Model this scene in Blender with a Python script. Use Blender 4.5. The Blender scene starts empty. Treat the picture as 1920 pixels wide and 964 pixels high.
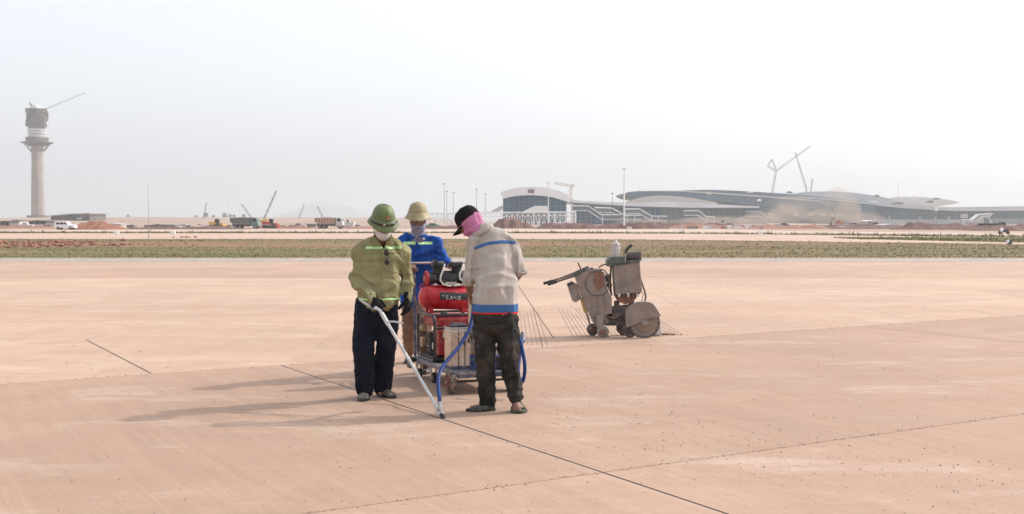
import bpy, bmesh, math, random
import numpy as np
from mathutils import Vector, Matrix, noise
random.seed(7)
R = math.radians
SC = bpy.context.scene
COL = SC.collection

# ---------------------------------------------------------------- camera
F = 2090.0; CAMZ = 1.55; PITCH = R(1.754)
cam = bpy.data.cameras.new("camera"); camo = bpy.data.objects.new("camera", cam); COL.objects.link(camo)
cam.sensor_width = 36.0; cam.lens = F / 1920 * 36
cam.clip_start = 0.1; cam.clip_end = 20000
camo.location = (0, 0, CAMZ); camo.rotation_euler = (R(90) - PITCH, 0, 0)
SC.camera = camo

# ---------------------------------------------------------------- sky and sun
SUN_EL = R(38.5); SUN_AZ = R(64)          # azimuth measured from +Y towards +X
w = bpy.data.worlds.new("World"); SC.world = w; w.use_nodes = True
nt = w.node_tree; bg = nt.nodes["Background"]
sky = nt.nodes.new("ShaderNodeTexSky"); sky.sky_type = 'NISHITA'; sky.sun_disc = False
sky.sun_elevation = SUN_EL; sky.sun_rotation = SUN_AZ
sky.air_density = 1.0; sky.dust_density = 5.0; sky.ozone_density = 1.0
hs = nt.nodes.new("ShaderNodeHueSaturation"); hs.inputs['Saturation'].default_value = 0.40
nt.links.new(sky.outputs[0], hs.inputs['Color'])
# the thick white haze of the upper air, laid over the clear-sky model
va = nt.nodes.new("ShaderNodeVectorMath"); va.operation = 'ADD'; va.inputs[1].default_value = (4.1, 4.25, 4.6)
nt.links.new(hs.outputs[0], va.inputs[0]); nt.links.new(va.outputs[0], bg.inputs['Color'])
bg.inputs['Strength'].default_value = 0.14
sl = bpy.data.lights.new("sun", 'SUN'); sl.energy = 2.9; sl.angle = R(1.2); sl.color = (1.0, 0.94, 0.86)
so = bpy.data.objects.new("sun", sl); COL.objects.link(so)
sd = Vector((math.sin(SUN_AZ) * math.cos(SUN_EL), math.cos(SUN_AZ) * math.cos(SUN_EL), math.sin(SUN_EL)))
so.rotation_euler = sd.to_track_quat('Z', 'Y').to_euler(); so.location = sd * 40
SC.view_settings.view_transform = 'Standard'; SC.view_settings.look = 'None'
SC.view_settings.gamma = 1; SC.view_settings.exposure = -0.03

# ---------------------------------------------------------------- helpers
def P(px, py, Y):
    "world point at distance Y seen at a place of the 1920 x 964 photograph"
    u = (482 - py) / F; x = (px - 960) / F
    dy = math.cos(PITCH) + math.sin(PITCH) * u; dz = -math.sin(PITCH) + math.cos(PITCH) * u
    k = Y / dy
    return Vector((x * k, Y, CAMZ + dz * k))
def G(px, py):
    u = (482 - py) / F; x = (px - 960) / F
    dy = math.cos(PITCH) + math.sin(PITCH) * u; dz = -math.sin(PITCH) + math.cos(PITCH) * u
    k = -CAMZ / dz
    return Vector((x * k, dy * k, 0))

def tag(o, label=None, cat=None, group=None, kind=None):
    if label: o['label'] = label
    if cat: o['category'] = cat
    if group: o['group'] = group
    if kind: o['kind'] = kind
    return o
def empty(name, loc=(0, 0, 0), rz=0.0, label=None, cat=None, group=None):
    o = bpy.data.objects.new(name, None); COL.objects.link(o)
    o.empty_display_size = 0.1
    o.location = loc; o.rotation_euler = (0, 0, rz)
    return tag(o, label, cat, group)
def link_mesh(name, me, mat=None, parent=None, smooth=False):
    if mat is not None:
        me.materials.clear()
        for m_ in (mat if isinstance(mat, (list, tuple)) else [mat]): me.materials.append(m_)
    if smooth:
        me.polygons.foreach_set('use_smooth', [True] * len(me.polygons))
    o = bpy.data.objects.new(name, me); COL.objects.link(o)
    if parent is not None: o.parent = parent
    return o
def copy_tree(o, parent=None):
    c = o.copy(); COL.objects.link(c); c.parent = parent
    for ch in list(o.children): copy_tree(ch, c)
    return c

class MB:
    "collects shapes into one bmesh"
    def __init__(s): s.bm = bmesh.new()
    def box(s, c, size, rot=None, bev=0.0):
        m = Matrix.Translation(Vector(c))
        if rot is not None: m = m @ (rot if isinstance(rot, Matrix) else Matrix.Rotation(rot, 4, 'Z'))
        m = m @ Matrix.Diagonal((size[0], size[1], size[2], 1))
        r = bmesh.ops.create_cube(s.bm, size=1, matrix=m)
        if bev > 0:
            es = list({e for v in r['verts'] for e in v.link_edges})
            bmesh.ops.bevel(s.bm, geom=es, offset=bev, segments=2, affect='EDGES', profile=0.5)
        return s
    def bx(s, x0, x1, y0, y1, z0, z1, bev=0.0):
        return s.box(((x0+x1)/2, (y0+y1)/2, (z0+z1)/2), (abs(x1-x0), abs(y1-y0), abs(z1-z0)), None, bev)
    def tube(s, pts, r, n=10, caps=True, ell=None, side=None, sq=2.0):
        "swept tube; r number or list; ell scales the second axis"
        pts = [Vector(p) for p in pts]; N = len(pts)
        rr = r if isinstance(r, (list, tuple)) else [r] * N
        t0 = (pts[1] - pts[0]).normalized()
        a = Vector(side) if side is not None else (Vector((1, 0, 0)) if abs(t0.x) < 0.8 else Vector((0, 1, 0)))
        rings = []
        for i in range(N):
            t = (pts[min(i+1, N-1)] - pts[max(i-1, 0)]).normalized()
            a = (a - t * a.dot(t)).normalized(); b = t.cross(a)
            ra = rr[i]
            if isinstance(ra, (list, tuple)): ra, rb = ra
            else: rb = ra * (ell if ell else 1)
            ring = []
            for k in range(n):
                th = 2 * math.pi * k / n; c_, s_ = math.cos(th), math.sin(th)
                if sq != 2.0:
                    c_ = math.copysign(abs(c_) ** (2/sq), c_); s_ = math.copysign(abs(s_) ** (2/sq), s_)
                ring.append(s.bm.verts.new(pts[i] + a * (ra * c_) + b * (rb * s_)))
            rings.append(ring)
        for i in range(N - 1):
            for k in range(n):
                s.bm.faces.new((rings[i][k], rings[i][(k+1) % n], rings[i+1][(k+1) % n], rings[i+1][k]))
        if caps:
            s.bm.faces.new(list(reversed(rings[0]))); s.bm.faces.new(rings[-1])
        return s
    def limb(s, pts, rr, n=18, ell=1.0, side=None):
        "tapered limb with rounded ends"
        pts = [Vector(p) for p in pts]
        q, qr = [], []
        def rad(x): return x if isinstance(x, (list, tuple)) else (x, x * ell)
        d0 = (pts[0] - pts[1]).normalized(); d1 = (pts[-1] - pts[-2]).normalized()
        r0 = rad(rr[0]); r1 = rad(rr[-1])
        m0 = min(r0); m1 = min(r1)
        for ang in (80, 50, 25):
            c = math.cos(R(ang)); q.append(pts[0] + d0 * m0 * math.sin(R(ang))); qr.append((r0[0]*c, r0[1]*c))
        # catmull resample
        N = len(pts); rl = [rad(x) for x in rr]
        for i in range(N - 1):
            p0 = pts[max(i-1, 0)]; p1 = pts[i]; p2 = pts[i+1]; p3 = pts[min(i+2, N-1)]
            for k in range(5):
                t = k / 5
                q.append(0.5 * ((2*p1) + (p2-p0)*t + (2*p0-5*p1+4*p2-p3)*t*t + (3*p1-p0-3*p2+p3)*t**3))
                qr.append((rl[i][0]*(1-t)+rl[i+1][0]*t, rl[i][1]*(1-t)+rl[i+1][1]*t))
        q.append(pts[-1]); qr.append(rl[-1])
        for ang in (25, 50, 80):
            c = math.cos(R(ang)); q.append(pts[-1] + d1 * m1 * math.sin(R(ang))); qr.append((r1[0]*c, r1[1]*c))
        return s.tube(q, qr, n=n, side=side)
    def ball(s, c, rad, seg=20, M=None):
        m = Matrix.Translation(Vector(c))
        if M is not None: m = m @ M
        rd = rad if isinstance(rad, (list, tuple)) else (rad, rad, rad)
        bmesh.ops.create_uvsphere(s.bm, u_segments=seg, v_segments=max(6, seg*2//3), radius=1, matrix=m @ Matrix.Diagonal((*rd, 1)))
        return s
    def cyl(s, p0, p1, r, n=20, r2=None):
        p0 = Vector(p0); p1 = Vector(p1)
        return s.tube([p0, p1], [r, r if r2 is None else r2], n=n)
    def disc(s, c, axis, prof, n=28):
        "solid of revolution: prof = [(along, radius)...]"
        c = Vector(c); ax = Vector(axis).normalized()
        a = Vector((0, 0, 1)) if abs(ax.z) < 0.9 else Vector((1, 0, 0))
        a = (a - ax * a.dot(ax)).normalized(); b = ax.cross(a); rings = []
        for (t, r) in prof:
            rings.append([s.bm.verts.new(c + ax*t + (a*math.cos(2*math.pi*k/n) + b*math.sin(2*math.pi*k/n)) * max(r, 1e-4)) for k in range(n)])
        for i in range(len(rings)-1):
            for k in range(n): s.bm.faces.new((rings[i][k], rings[i][(k+1) % n], rings[i+1][(k+1) % n], rings[i+1][k]))
        s.bm.faces.new(list(reversed(rings[0]))); s.bm.faces.new(rings[-1])
        return s
    def prism(s, poly, depth):
        "poly: list of 3-D points in order, depth: extrusion vector"
        d = Vector(depth); a = [s.bm.verts.new(Vector(p)) for p in poly]; b = [s.bm.verts.new(Vector(p) + d) for p in poly]
        n = len(a)
        s.bm.faces.new(a); s.bm.faces.new(list(reversed(b)))
        for i in range(n): s.bm.faces.new((a[i], b[i], b[(i+1) % n], a[(i+1) % n]))
        return s
    def mesh(s, name):
        bmesh.ops.recalc_face_normals(s.bm, faces=s.bm.faces)
        me = bpy.data.meshes.new(name); s.bm.to_mesh(me); s.bm.free(); return me
    def build(s, name, mat, parent=None, smooth=False, bevel=0.0):
        if bevel > 0:
            es = [e for e in s.bm.edges if len(e.link_faces) == 2 and e.calc_face_angle(0) > 0.6]
            bmesh.ops.bevel(s.bm, geom=es, offset=bevel, segments=2, affect='EDGES', profile=0.5)
        me = s.mesh(name)
        o = link_mesh(name, me, mat, parent, smooth)
        if smooth: me.set_sharp_from_angle(angle=R(42))
        return o

# ---------------------------------------------------------------- materials
def mk(name):
    m = bpy.data.materials.new(name); m.use_nodes = True
    return m, m.node_tree, m.node_tree.nodes["Principled BSDF"]
def nd(nt, typ, **kw):
    n = nt.nodes.new(typ)
    for k, v in kw.items():
        if k in ('operation', 'blend_type', 'data_type', 'noise_dimensions', 'feature', 'wave_type', 'distance', 'bands_direction'): setattr(n, k, v)
        else: n.inputs[k].default_value = v
    return n
def mixc(nt, fac, a, b, bt='MIX'):
    n = nt.nodes.new('ShaderNodeMix'); n.data_type = 'RGBA'; n.blend_type = bt
    def put(sock, v):
        if hasattr(v, 'is_linked') or isinstance(v, bpy.types.NodeSocket): nt.links.new(v, sock)
        elif isinstance(v, (int, float)): sock.default_value = v
        else: sock.default_value = (*v[:3], 1)
    put(n.inputs[0], fac); put(n.inputs[6], a); put(n.inputs[7], b)
    return n.outputs[2]
def ramp(nt, src, p0, p1, v0=0.0, v1=1.0):
    n = nt.nodes.new('ShaderNodeMapRange'); n.interpolation_type = 'SMOOTHSTEP'
    n.inputs[1].default_value = p0; n.inputs[2].default_value = p1; n.inputs[3].default_value = v0; n.inputs[4].default_value = v1
    nt.links.new(src, n.inputs[0]); return n.outputs[0]
def noi(nt, vec, scale, detail=3.0, rough=0.55):
    n = nt.nodes.new('ShaderNodeTexNoise'); n.inputs['Scale'].default_value = scale
    n.inputs['Detail'].default_value = detail; n.inputs['Roughness'].default_value = rough
    nt.links.new(vec, n.inputs['Vector']); return n.outputs['Fac']
def mapv(nt, src, scale=(1, 1, 1), rot=(0, 0, 0)):
    n = nt.nodes.new('ShaderNodeMapping'); n.inputs['Scale'].default_value = scale; n.inputs['Rotation'].default_value = rot
    nt.links.new(src, n.inputs['Vector']); return n.outputs[0]
def bump(nt, bs, h, strength, dist):
    b = nt.nodes.new('ShaderNodeBump'); b.inputs['Strength'].default_value = strength; b.inputs['Distance'].default_value = dist
    nt.links.new(h, b.inputs['Height']); nt.links.new(b.outputs[0], bs.inputs['Normal']); return b
DUST = (0.40, 0.29, 0.215)
def mat(name, col, rough=0.6, metal=0.0, scale=6.0, var=0.18, bmp=0.0, bscale=40.0, dust=0.0, dustc=DUST, spec=None, world=False):
    m, nt, bs = mk(name)
    tc = nt.nodes.new('ShaderNodeTexCoord'); v = tc.outputs['Object']
    if world:
        g = nt.nodes.new('ShaderNodeNewGeometry'); v = g.outputs['Position']
    f = noi(nt, v, scale, 4)
    f2 = ramp(nt, f, 0.3, 0.7)
    lo = tuple(c * (1 - var) for c in col); hi = tuple(min(1, c * (1 + var)) for c in col)
    c = mixc(nt, f2, lo, hi)
    if dust > 0:
        g = noi(nt, v, scale * 1.7, 6, 0.7)
        c = mixc(nt, ramp(nt, g, 0.62 - dust * 0.4, 0.8 - dust * 0.25, 0, min(1, 0.35 + dust * 0.6)), c, dustc)
    nt.links.new(c, bs.inputs['Base Color'])
    bs.inputs['Roughness'].default_value = rough; bs.inputs['Metallic'].default_value = metal
    if spec is not None: bs.inputs['Specular IOR Level'].default_value = spec
    if dust > 0 or metal > 0:
        nt.links.new(ramp(nt, f, 0.3, 0.75, max(0.05, rough - 0.12), min(1, rough + 0.15)), bs.inputs['Roughness'])
    if bmp > 0: bump(nt, bs, noi(nt, v, bscale, 4, 0.6), 0.6, bmp)
    return m
def cloth(name, col, var=0.14, dust=0.0, stretch=(1, 1, 0.45), rough=0.85):
    m, nt, bs = mk(name)
    tc = nt.nodes.new('ShaderNodeTexCoord'); v = tc.outputs['Object']
    a = noi(nt, mapv(nt, v, stretch), 9, 5, 0.6)
    c = mixc(nt, ramp(nt, a, 0.3, 0.7), tuple(x * (1-var) for x in col), tuple(min(1, x * (1+var)) for x in col))
    if dust > 0:
        g = noi(nt, v, 5, 5, 0.65)
        c = mixc(nt, ramp(nt, g, 0.45, 0.75, 0, dust), c, (0.42, 0.31, 0.23))
    nt.links.new(c, bs.inputs['Base Color']); bs.inputs['Roughness'].default_value = rough
    bs.inputs['Specular IOR Level'].default_value = 0.12
    bs.inputs['Sheen Weight'].default_value = 0.0
    h = nt.nodes.new('ShaderNodeMath'); h.operation = 'ADD'
    nt.links.new(noi(nt, mapv(nt, v, stretch), 22, 3, 0.5), h.inputs[0]); nt.links.new(noi(nt, v, 60, 2), h.inputs[1])
    bump(nt, bs, h.outputs[0], 0.5, 0.008)
    return m

def concrete_mat(name, col, streak_rot=0.0, streak=0.10, specks=1.0):
    m, nt, bs = mk(name)
    g = nt.nodes.new('ShaderNodeNewGeometry'); v = g.outputs['Position']
    oi = nt.nodes.new('ShaderNodeObjectInfo')
    big = noi(nt, v, 0.22, 5, 0.6); mid = noi(nt, v, 1.3, 6, 0.65); fine = noi(nt, v, 14, 5, 0.7)
    c = mixc(nt, ramp(nt, big, 0.34, 0.66), tuple(x * 0.88 for x in col), tuple(x * 1.09 for x in col))
    c = mixc(nt, ramp(nt, mid, 0.38, 0.68, 0, 0.75), c, tuple(x * y for x, y in zip(col, (0.90, 0.86, 0.84))))
    # long trowel and broom streaks
    sv = mapv(nt, mapv(nt, v, (1, 1, 1), (0, 0, streak_rot)), (9, 0.35, 1))
    st = noi(nt, sv, 1.0, 5, 0.7)
    c = mixc(nt, ramp(nt, st, 0.40, 0.75, 0, streak * 5), c, tuple(min(1, x * y) for x, y in zip(col, (1.16, 1.17, 1.17))))
    sv2 = mapv(nt, mapv(nt, v, (1, 1, 1), (0, 0, streak_rot)), (3.5, 0.14, 1))
    st2 = noi(nt, sv2, 1.0, 4, 0.6)
    c = mixc(nt, ramp(nt, st2, 0.5, 0.78, 0, streak * 5), c, tuple(x * 0.84 for x in col))
    # pale dust drifts and darker damp patches
    dr = noi(nt, mapv(nt, v, (0.5, 1.0, 1)), 0.8, 7, 0.72)
    c = mixc(nt, ramp(nt, dr, 0.52, 0.72, 0, 0.35), c, (0.66, 0.54, 0.45))
    dk = noi(nt, mapv(nt, v, (0.35, 0.9, 1)), 1.9, 6, 0.7)
    c = mixc(nt, ramp(nt, dk, 0.58, 0.78, 0, 0.35), c, (0.36, 0.255, 0.2))
    c = mixc(nt, ramp(nt, fine, 0.35, 0.8, 0, 0.22), c, tuple(x * 0.75 for x in col))
    # fine trowel lines and sand grain
    sv3 = mapv(nt, mapv(nt, v, (1, 1, 1), (0, 0, streak_rot)), (30, .8, 1))
    c = mixc(nt, ramp(nt, noi(nt, sv3, 1.0, 3, 0.8), 0.48, 0.68, 0, streak * 4.5), c, tuple(x * 0.80 for x in col))
    gr = noi(nt, v, 38, 4, 0.8)
    c = mixc(nt, ramp(nt, gr, 0.56, 0.72, 0, 0.42 * specks), c, tuple(x * 0.62 for x in col))
    # wandering tyre scuffs and dried slurry
    tv = mapv(nt, mapv(nt, v, (1, 1, 1), (0, 0, R(82))), (1.6, 0.11, 1))
    c = mixc(nt, ramp(nt, noi(nt, tv, 1.0, 6, 0.75), 0.54, 0.66, 0, 0.42), c, tuple(x * 0.82 for x in col))
    sl_ = noi(nt, mapv(nt, v, (0.28, 0.8, 1), (0, 0, .3)), 1.0, 8, 0.8)
    c = mixc(nt, ramp(nt, sl_, 0.55, 0.62, 0, 0.22), c, (0.58, 0.49, 0.42))
    # grit
    vo = nt.nodes.new('ShaderNodeTexVoronoi'); vo.inputs['Scale'].default_value = 17; nt.links.new(v, vo.inputs['Vector'])
    spk = ramp(nt, vo.outputs['Distance'], 0.05, 0.14, 1, 0)
    mask = ramp(nt, noi(nt, v, 0.7, 4, 0.7), 0.50, 0.68, 0.05, 0.7 * specks)
    mm = nt.nodes.new('ShaderNodeMath'); mm.operation = 'MULTIPLY'; nt.links.new(spk, mm.inputs[0]); nt.links.new(mask, mm.inputs[1])
    c = mixc(nt, mm.outputs[0], c, (0.22, 0.16, 0.13))
    c = mixc(nt, 1.0, c, oi.outputs['Color'], 'MULTIPLY')
    nt.links.new(c, bs.inputs['Base Color'])
    bs.inputs['Roughness'].default_value = 0.9; bs.inputs['Specular IOR Level'].default_value = 0.25
    h = nt.nodes.new('ShaderNodeMath'); h.operation = 'MULTIPLY_ADD'; h.inputs[1].default_value = 0.6
    nt.links.new(fine, h.inputs[0]); nt.links.new(st, h.inputs[2])
    bump(nt, bs, h.outputs[0], 0.35, 0.006)
    return m
# ================================================================= SETTING
def earth_mat(name, col, col2, scale):
    m, nt, bs = mk(name)
    g = nt.nodes.new('ShaderNodeNewGeometry'); v = g.outputs['Position']
    c = mixc(nt, ramp(nt, noi(nt, v, scale, 7, 0.7), 0.35, 0.65), col, col2)
    c = mixc(nt, ramp(nt, noi(nt, v, scale * 9, 5, 0.7), 0.4, 0.7, 0, 0.5), c, tuple(x * 0.7 for x in col))
    nt.links.new(c, bs.inputs['Base Color']); bs.inputs['Roughness'].default_value = 0.95
    bump(nt, bs, noi(nt, v, scale * 20, 5, 0.7), 0.7, 0.05)
    return m
M_EARTH = earth_mat("red_earth", (0.30, 0.185, 0.125), (0.44, 0.31, 0.235), 0.02)
M_SOIL = earth_mat("soil", (0.235, 0.105, 0.07), (0.32, 0.155, 0.10), 0.35)
M_DARKSOIL = earth_mat("dark_soil", (0.10, 0.045, 0.035), (0.17, 0.08, 0.058), 0.3)

bpy_m = MB(); bm = bpy_m.bm
nx, ny = 60, 60
xs = [-9000 + 18000 * i / nx for i in range(nx + 1)]; ys = [-60 + 12060 * (j / ny) ** 2 for j in range(ny + 1)]
gv = [[bm.verts.new((x, y, -0.05)) for x in xs] for y in ys]
for j in range(ny):
    for i in range(nx): bm.faces.new((gv[j][i], gv[j][i+1], gv[j+1][i+1], gv[j+1][i]))
tag(bpy_m.build("ground", M_EARTH), kind='structure')

# --- concrete apron: a bed with every bay laid on it as its own slab
U = Vector((math.cos(R(30.6)), math.sin(R(30.6)))); V = Vector((-U.y, U.x))
VA, VB = 11.69, 5.635; UL = 3.99
Y1, Y4 = 20.8, 44.6
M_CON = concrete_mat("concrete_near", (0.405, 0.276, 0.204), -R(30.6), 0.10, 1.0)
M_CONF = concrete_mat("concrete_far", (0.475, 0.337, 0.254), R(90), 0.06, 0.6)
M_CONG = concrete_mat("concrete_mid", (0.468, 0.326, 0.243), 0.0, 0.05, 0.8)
M_JOINT = mat("joint_bed", (0.17, 0.12, 0.095), 0.95, world=True)  # dark bed colour that shows in the joints between slabs
mb = MB(); mb.bx(-75, 75, -6, Y4, -0.048, -0.014)
apron = tag(mb.build("concrete_apron", M_JOINT), kind='structure')

def clip(poly, n, c):
    out = []
    for i in range(len(poly)):
        a, b = poly[i], poly[(i+1) % len(poly)]
        da, db = a.dot(n) - c, b.dot(n) - c
        if da <= 0: out.append(a)
        if (da < 0 < db) or (db < 0 < da): out.append(a.lerp(b, da / (da - db)))
    return out
def slab(cuts, m, tint, z=0.0):
    poly = [Vector((-75, -6)), Vector((75, -6)), Vector((75, Y4)), Vector((-75, Y4))]
    for n, c in cuts:
        poly = clip(poly, n, c)
        if len(poly) < 3: return None
    mb = MB(); mb.prism([(p.x, p.y, -0.03) for p in poly], (0, 0, 0.03 + z))
    o = mb.build("slab", m, apron)
    o.color = (tint[0], tint[1], tint[2], 1) if isinstance(tint, tuple) else (tint, tint, tint, 1)
    return o
X_ = Vector((1, 0)); Y_ = Vector((0, 1))
def ivl(n, a, b, g=0.004): return [(-n, -(a + g)), (n, b - g)]
# near bays, laid along the diagonal joints
for (u0, u1, tn) in ((-14, -5, .99), (-5, UL, 1.0), (UL, 13, 1.0), (13, 22, .97), (22, 31, 1.0), (31, 40, .98)):
    g = 0.009
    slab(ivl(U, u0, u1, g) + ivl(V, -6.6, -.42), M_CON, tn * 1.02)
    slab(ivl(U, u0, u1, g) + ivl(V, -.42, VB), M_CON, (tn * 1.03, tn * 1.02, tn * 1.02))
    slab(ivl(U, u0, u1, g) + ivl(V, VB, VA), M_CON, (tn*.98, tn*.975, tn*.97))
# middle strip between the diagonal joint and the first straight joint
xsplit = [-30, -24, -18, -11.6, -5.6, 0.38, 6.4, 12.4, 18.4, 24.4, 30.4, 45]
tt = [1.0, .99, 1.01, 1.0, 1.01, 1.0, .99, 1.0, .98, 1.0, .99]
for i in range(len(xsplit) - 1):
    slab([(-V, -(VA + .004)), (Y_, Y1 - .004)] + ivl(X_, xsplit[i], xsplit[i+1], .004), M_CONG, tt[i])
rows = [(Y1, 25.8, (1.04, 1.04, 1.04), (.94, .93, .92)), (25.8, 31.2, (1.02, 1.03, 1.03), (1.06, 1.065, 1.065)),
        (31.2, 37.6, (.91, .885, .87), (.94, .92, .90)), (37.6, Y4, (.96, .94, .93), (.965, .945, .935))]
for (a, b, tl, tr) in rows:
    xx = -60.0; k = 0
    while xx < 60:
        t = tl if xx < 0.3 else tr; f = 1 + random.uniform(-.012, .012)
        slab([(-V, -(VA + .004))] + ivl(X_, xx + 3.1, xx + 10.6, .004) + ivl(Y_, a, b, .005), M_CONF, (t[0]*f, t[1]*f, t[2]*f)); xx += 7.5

# sealant in the cut joint under the lance, and the two older cuts
M_SEAL = mat("black_sealant", (0.035, 0.035, 0.04), 0.5, scale=30, var=0.3, world=True)
def uv(u, v): return Vector((U.x*u + V.x*v, U.y*u + V.y*v, 0))
def strip(a, b, wd, z0, z1):
    d = (b - a).normalized(); s_ = Vector((-d.y, d.x, 0)) * wd / 2
    mb = MB(); mb.prism([Vector((p.x, p.y, z0)) for p in (a - s_, b - s_, b + s_, a + s_)], (0, 0, z1 - z0)); return mb
mb = MB()
N = 90; prev = None
for i in range(N + 1):
    v = -4 + (VA - .01 + 4) * i / N; wv = 0.0095 + 0.0035 * noise.noise(Vector((v * 7, 0, 0))); z = -0.002 + 0.0035 * noise.noise(Vector((v * 3, 5, 0)))
    c_ = uv(UL, v); o_ = Vector((U.x, U.y, 0)) * wv
    row = [mb.bm.verts.new(c_ - o_ + Vector((0, 0, z - .006))), mb.bm.verts.new(c_ + Vector((0, 0, z + .004))), mb.bm.verts.new(c_ + o_ + Vector((0, 0, z - .006)))]
    if prev:
        for k in range(2): mb.bm.faces.new((prev[k], prev[k+1], row[k+1], row[k]))
    prev = row
mb.build("joint_sealant", M_SEAL, apron, True)
M_CUTSHADE = mat("saw_cut_shade", (0.17, 0.12, 0.095), 0.95, world=True)  # strips lie on the slabs; shade inside the cuts is put into their colour
a = G(163, 638); b = G(283, 700); strip(a, b, .016, .0005, .004).build("saw_cut_shade", M_CUTSHADE, apron)
a = G(972, 536); b = G(1038, 634); strip(a, b, .013, .0005, .004).build("saw_cut_shade", M_CUTSHADE, apron)
# thin strips round the floor saw, coloured dark for shade in sawn grooves
M_GRV = mat('groove', (0.33, 0.235, 0.18), .95, world=True)
mb = MB(); gx = 0
def groove(x, y0, y1, wd=0.009):
    mb.prism([(x - wd/2, y0, .0005), (x + wd/2, y0, .0005), (x + wd/2, y1, .0005), (x - wd/2, y1, .0005)], (0, 0, 0.0035))
def vlow(x): return (VA + .12 - V.x * x) / V.y       # just beyond the diagonal joint
for i in range(8): groove(0.02 + i * .061, max(vlow(.3), 14.0) + .1, 19.6)
for i in range(26): groove(0.84 + i * .061, max(14.95 + .06 * math.sin(i * 2.1), vlow(.84 + i * .061) + .25), 20.3 - (i % 5) * .3, .008 if i < 14 else max(.0015, .0045 - (i - 14) * .0003))
for i in range(22): groove(-2.45 + i * .061, max(vlow(-2.65 + i * .061) + .2, 13.6), 16.0, .003)
tag(mb.build("groove_shade", M_GRV, apron), kind='stuff')

# loose grit and crumbs of concrete
mb = MB(); bmg = mb.bm
def stone(x, y, s):
    a = random.random() * 6.28; hgt = s * random.uniform(.4, .7)
    vs = []
    for k in range(5):
        r_ = s * random.uniform(.35, .6); vs.append(bmg.verts.new((x + r_*math.cos(a + k*1.257), y + r_*math.sin(a + k*1.257), 0.0005)))
    t = bmg.verts.new((x + random.uniform(-.2, .2)*s, y + random.uniform(-.2, .2)*s, hgt))
    for k in range(5): bmg.faces.new((vs[k], vs[(k+1) % 5], t))
for (px, py, n, sp, smin, smax) in ((1260, 790, 420, 1.1, .008, .022), (1330, 830, 260, .9, .008, .02), (1150, 760, 160, .9, .007, .018), (1300, 660, 130, 1.3, .01, .024),
        (500, 905, 420, 1.0, .006, .016), (330, 860, 180, 1.3, .006, .016), (800, 900, 150, .8, .006, .014), (560, 650, 60, 1.4, .012, .03), (60, 700, 90, 1.6, .012, .03),
        (1600, 690, 160, 2.2, .01, .024), (1810, 900, 520, .8, .006, .018), (1560, 850, 360, 1.0, .006, .016), (1500, 600, 120, 4, .015, .03), (400, 620, 70, 5, .015, .035), (1100, 640, 90, 1.6, .01, .02)):
    c_ = G(px, py)
    for i in range(int(n*0.6)):
        stone(c_.x + random.gauss(0, sp), c_.y + random.gauss(0, sp * .8), random.uniform(smin, smax) * .72 * random.choice((.7, .7, 1, 1.25)))
for i in range(380):
    y = random.uniform(5, 30); stone(random.uniform(-.5, .5) * y, y, random.uniform(.004, .011) * (1 + y / 16) * random.choice((.6, .8, 1.1)))
ca, cb = uv(-5, VB), uv(14, VB)
for i in range(900):
    t_ = random.random(); q = ca.lerp(cb, t_); stone(q.x + random.gauss(0, .012), q.y + random.gauss(0, .02), random.uniform(.005, .014))
ca, cb = uv(-5, VA), uv(24, VA)
for i in range(700):
    t_ = random.random(); q = ca.lerp(cb, t_); stone(q.x + random.gauss(0, .02), q.y + random.gauss(0, .03), random.uniform(.006, .018))
M_GRIT = mat("grit", (0.33, 0.24, 0.19), 0.95, scale=3, var=.5, world=True)
tag(mb.build("gravel", M_GRIT), "loose grit and concrete crumbs scattered over the pink concrete", None, None, 'stuff')

# hairline cracks and slurry trails
mb = MB()
for (pts, wd) in (([(0, 575), (160, 574), (300, 575), (450, 574)], .02), ([(1232, 603), (1255, 603.5), (1275, 600), (1292, 599)], .03), ([(1678, 676), (1740, 681), (1830, 684), (1920, 688)], .012), ([(975, 598), (1020, 597), (1050, 598), (1100, 595)], .016),
        ([(985, 618), (1040, 616), (1090, 612)], .02), ([(1290, 598), (1330, 590), (1390, 584)], .012), ([(640, 700), (590, 703), (540, 708), (470, 708)], .006), ([(1290, 826), (1420, 840), (1500, 838)], .004), ([(0, 800), (90, 812), (230, 818)], .004)):
    w0 = [G(a, b) for a, b in pts]; ln_ = []
    for i in range(len(w0) - 1):
        for k in range(14): ln_.append(w0[i].lerp(w0[i+1], k / 14))
    pr = None
    for k, q in enumerate(ln_):
        j_ = noise.noise(Vector((k * .5, wd * 900, 0))); ww = wd * (.35 + .65 * abs(noise.noise(Vector((k * .9, 3, wd * 99)))) * 2) * min(1, k / 5, (len(ln_) - 1 - k) / 5 + .05)
        r_ = [mb.bm.verts.new((q.x, q.y + j_ * .04 * q.y / 15 - ww / 2, .0012)), mb.bm.verts.new((q.x, q.y + j_ * .04 * q.y / 15 + ww / 2, .0012))]
        if pr: mb.bm.faces.new((pr[0], r_[0], r_[1], pr[1]))
        pr = r_
tag(mb.build("surface_crack", M_GRV, apron), kind='stuff')

# tar shoulder
M_ASPH = mat("asphalt_shoulder", (0.30, 0.25, 0.225), 0.9, scale=.8, var=.12, bmp=.004, bscale=20, dust=.5, dustc=(.5, .4, .33), world=True)
mb = MB(); mb.bx(-80, 80, Y4, 49.0, -.04, .004)
tag(mb.build("shoulder", M_ASPH), kind='structure')
mb = MB(); mb.bx(-80, 80, 48.75, 49.05, -.03, .02)
tag(mb.build("shoulder_edge", mat("edge_strip", (.5, .42, .33), .9, world=True)), kind='structure')

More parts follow.
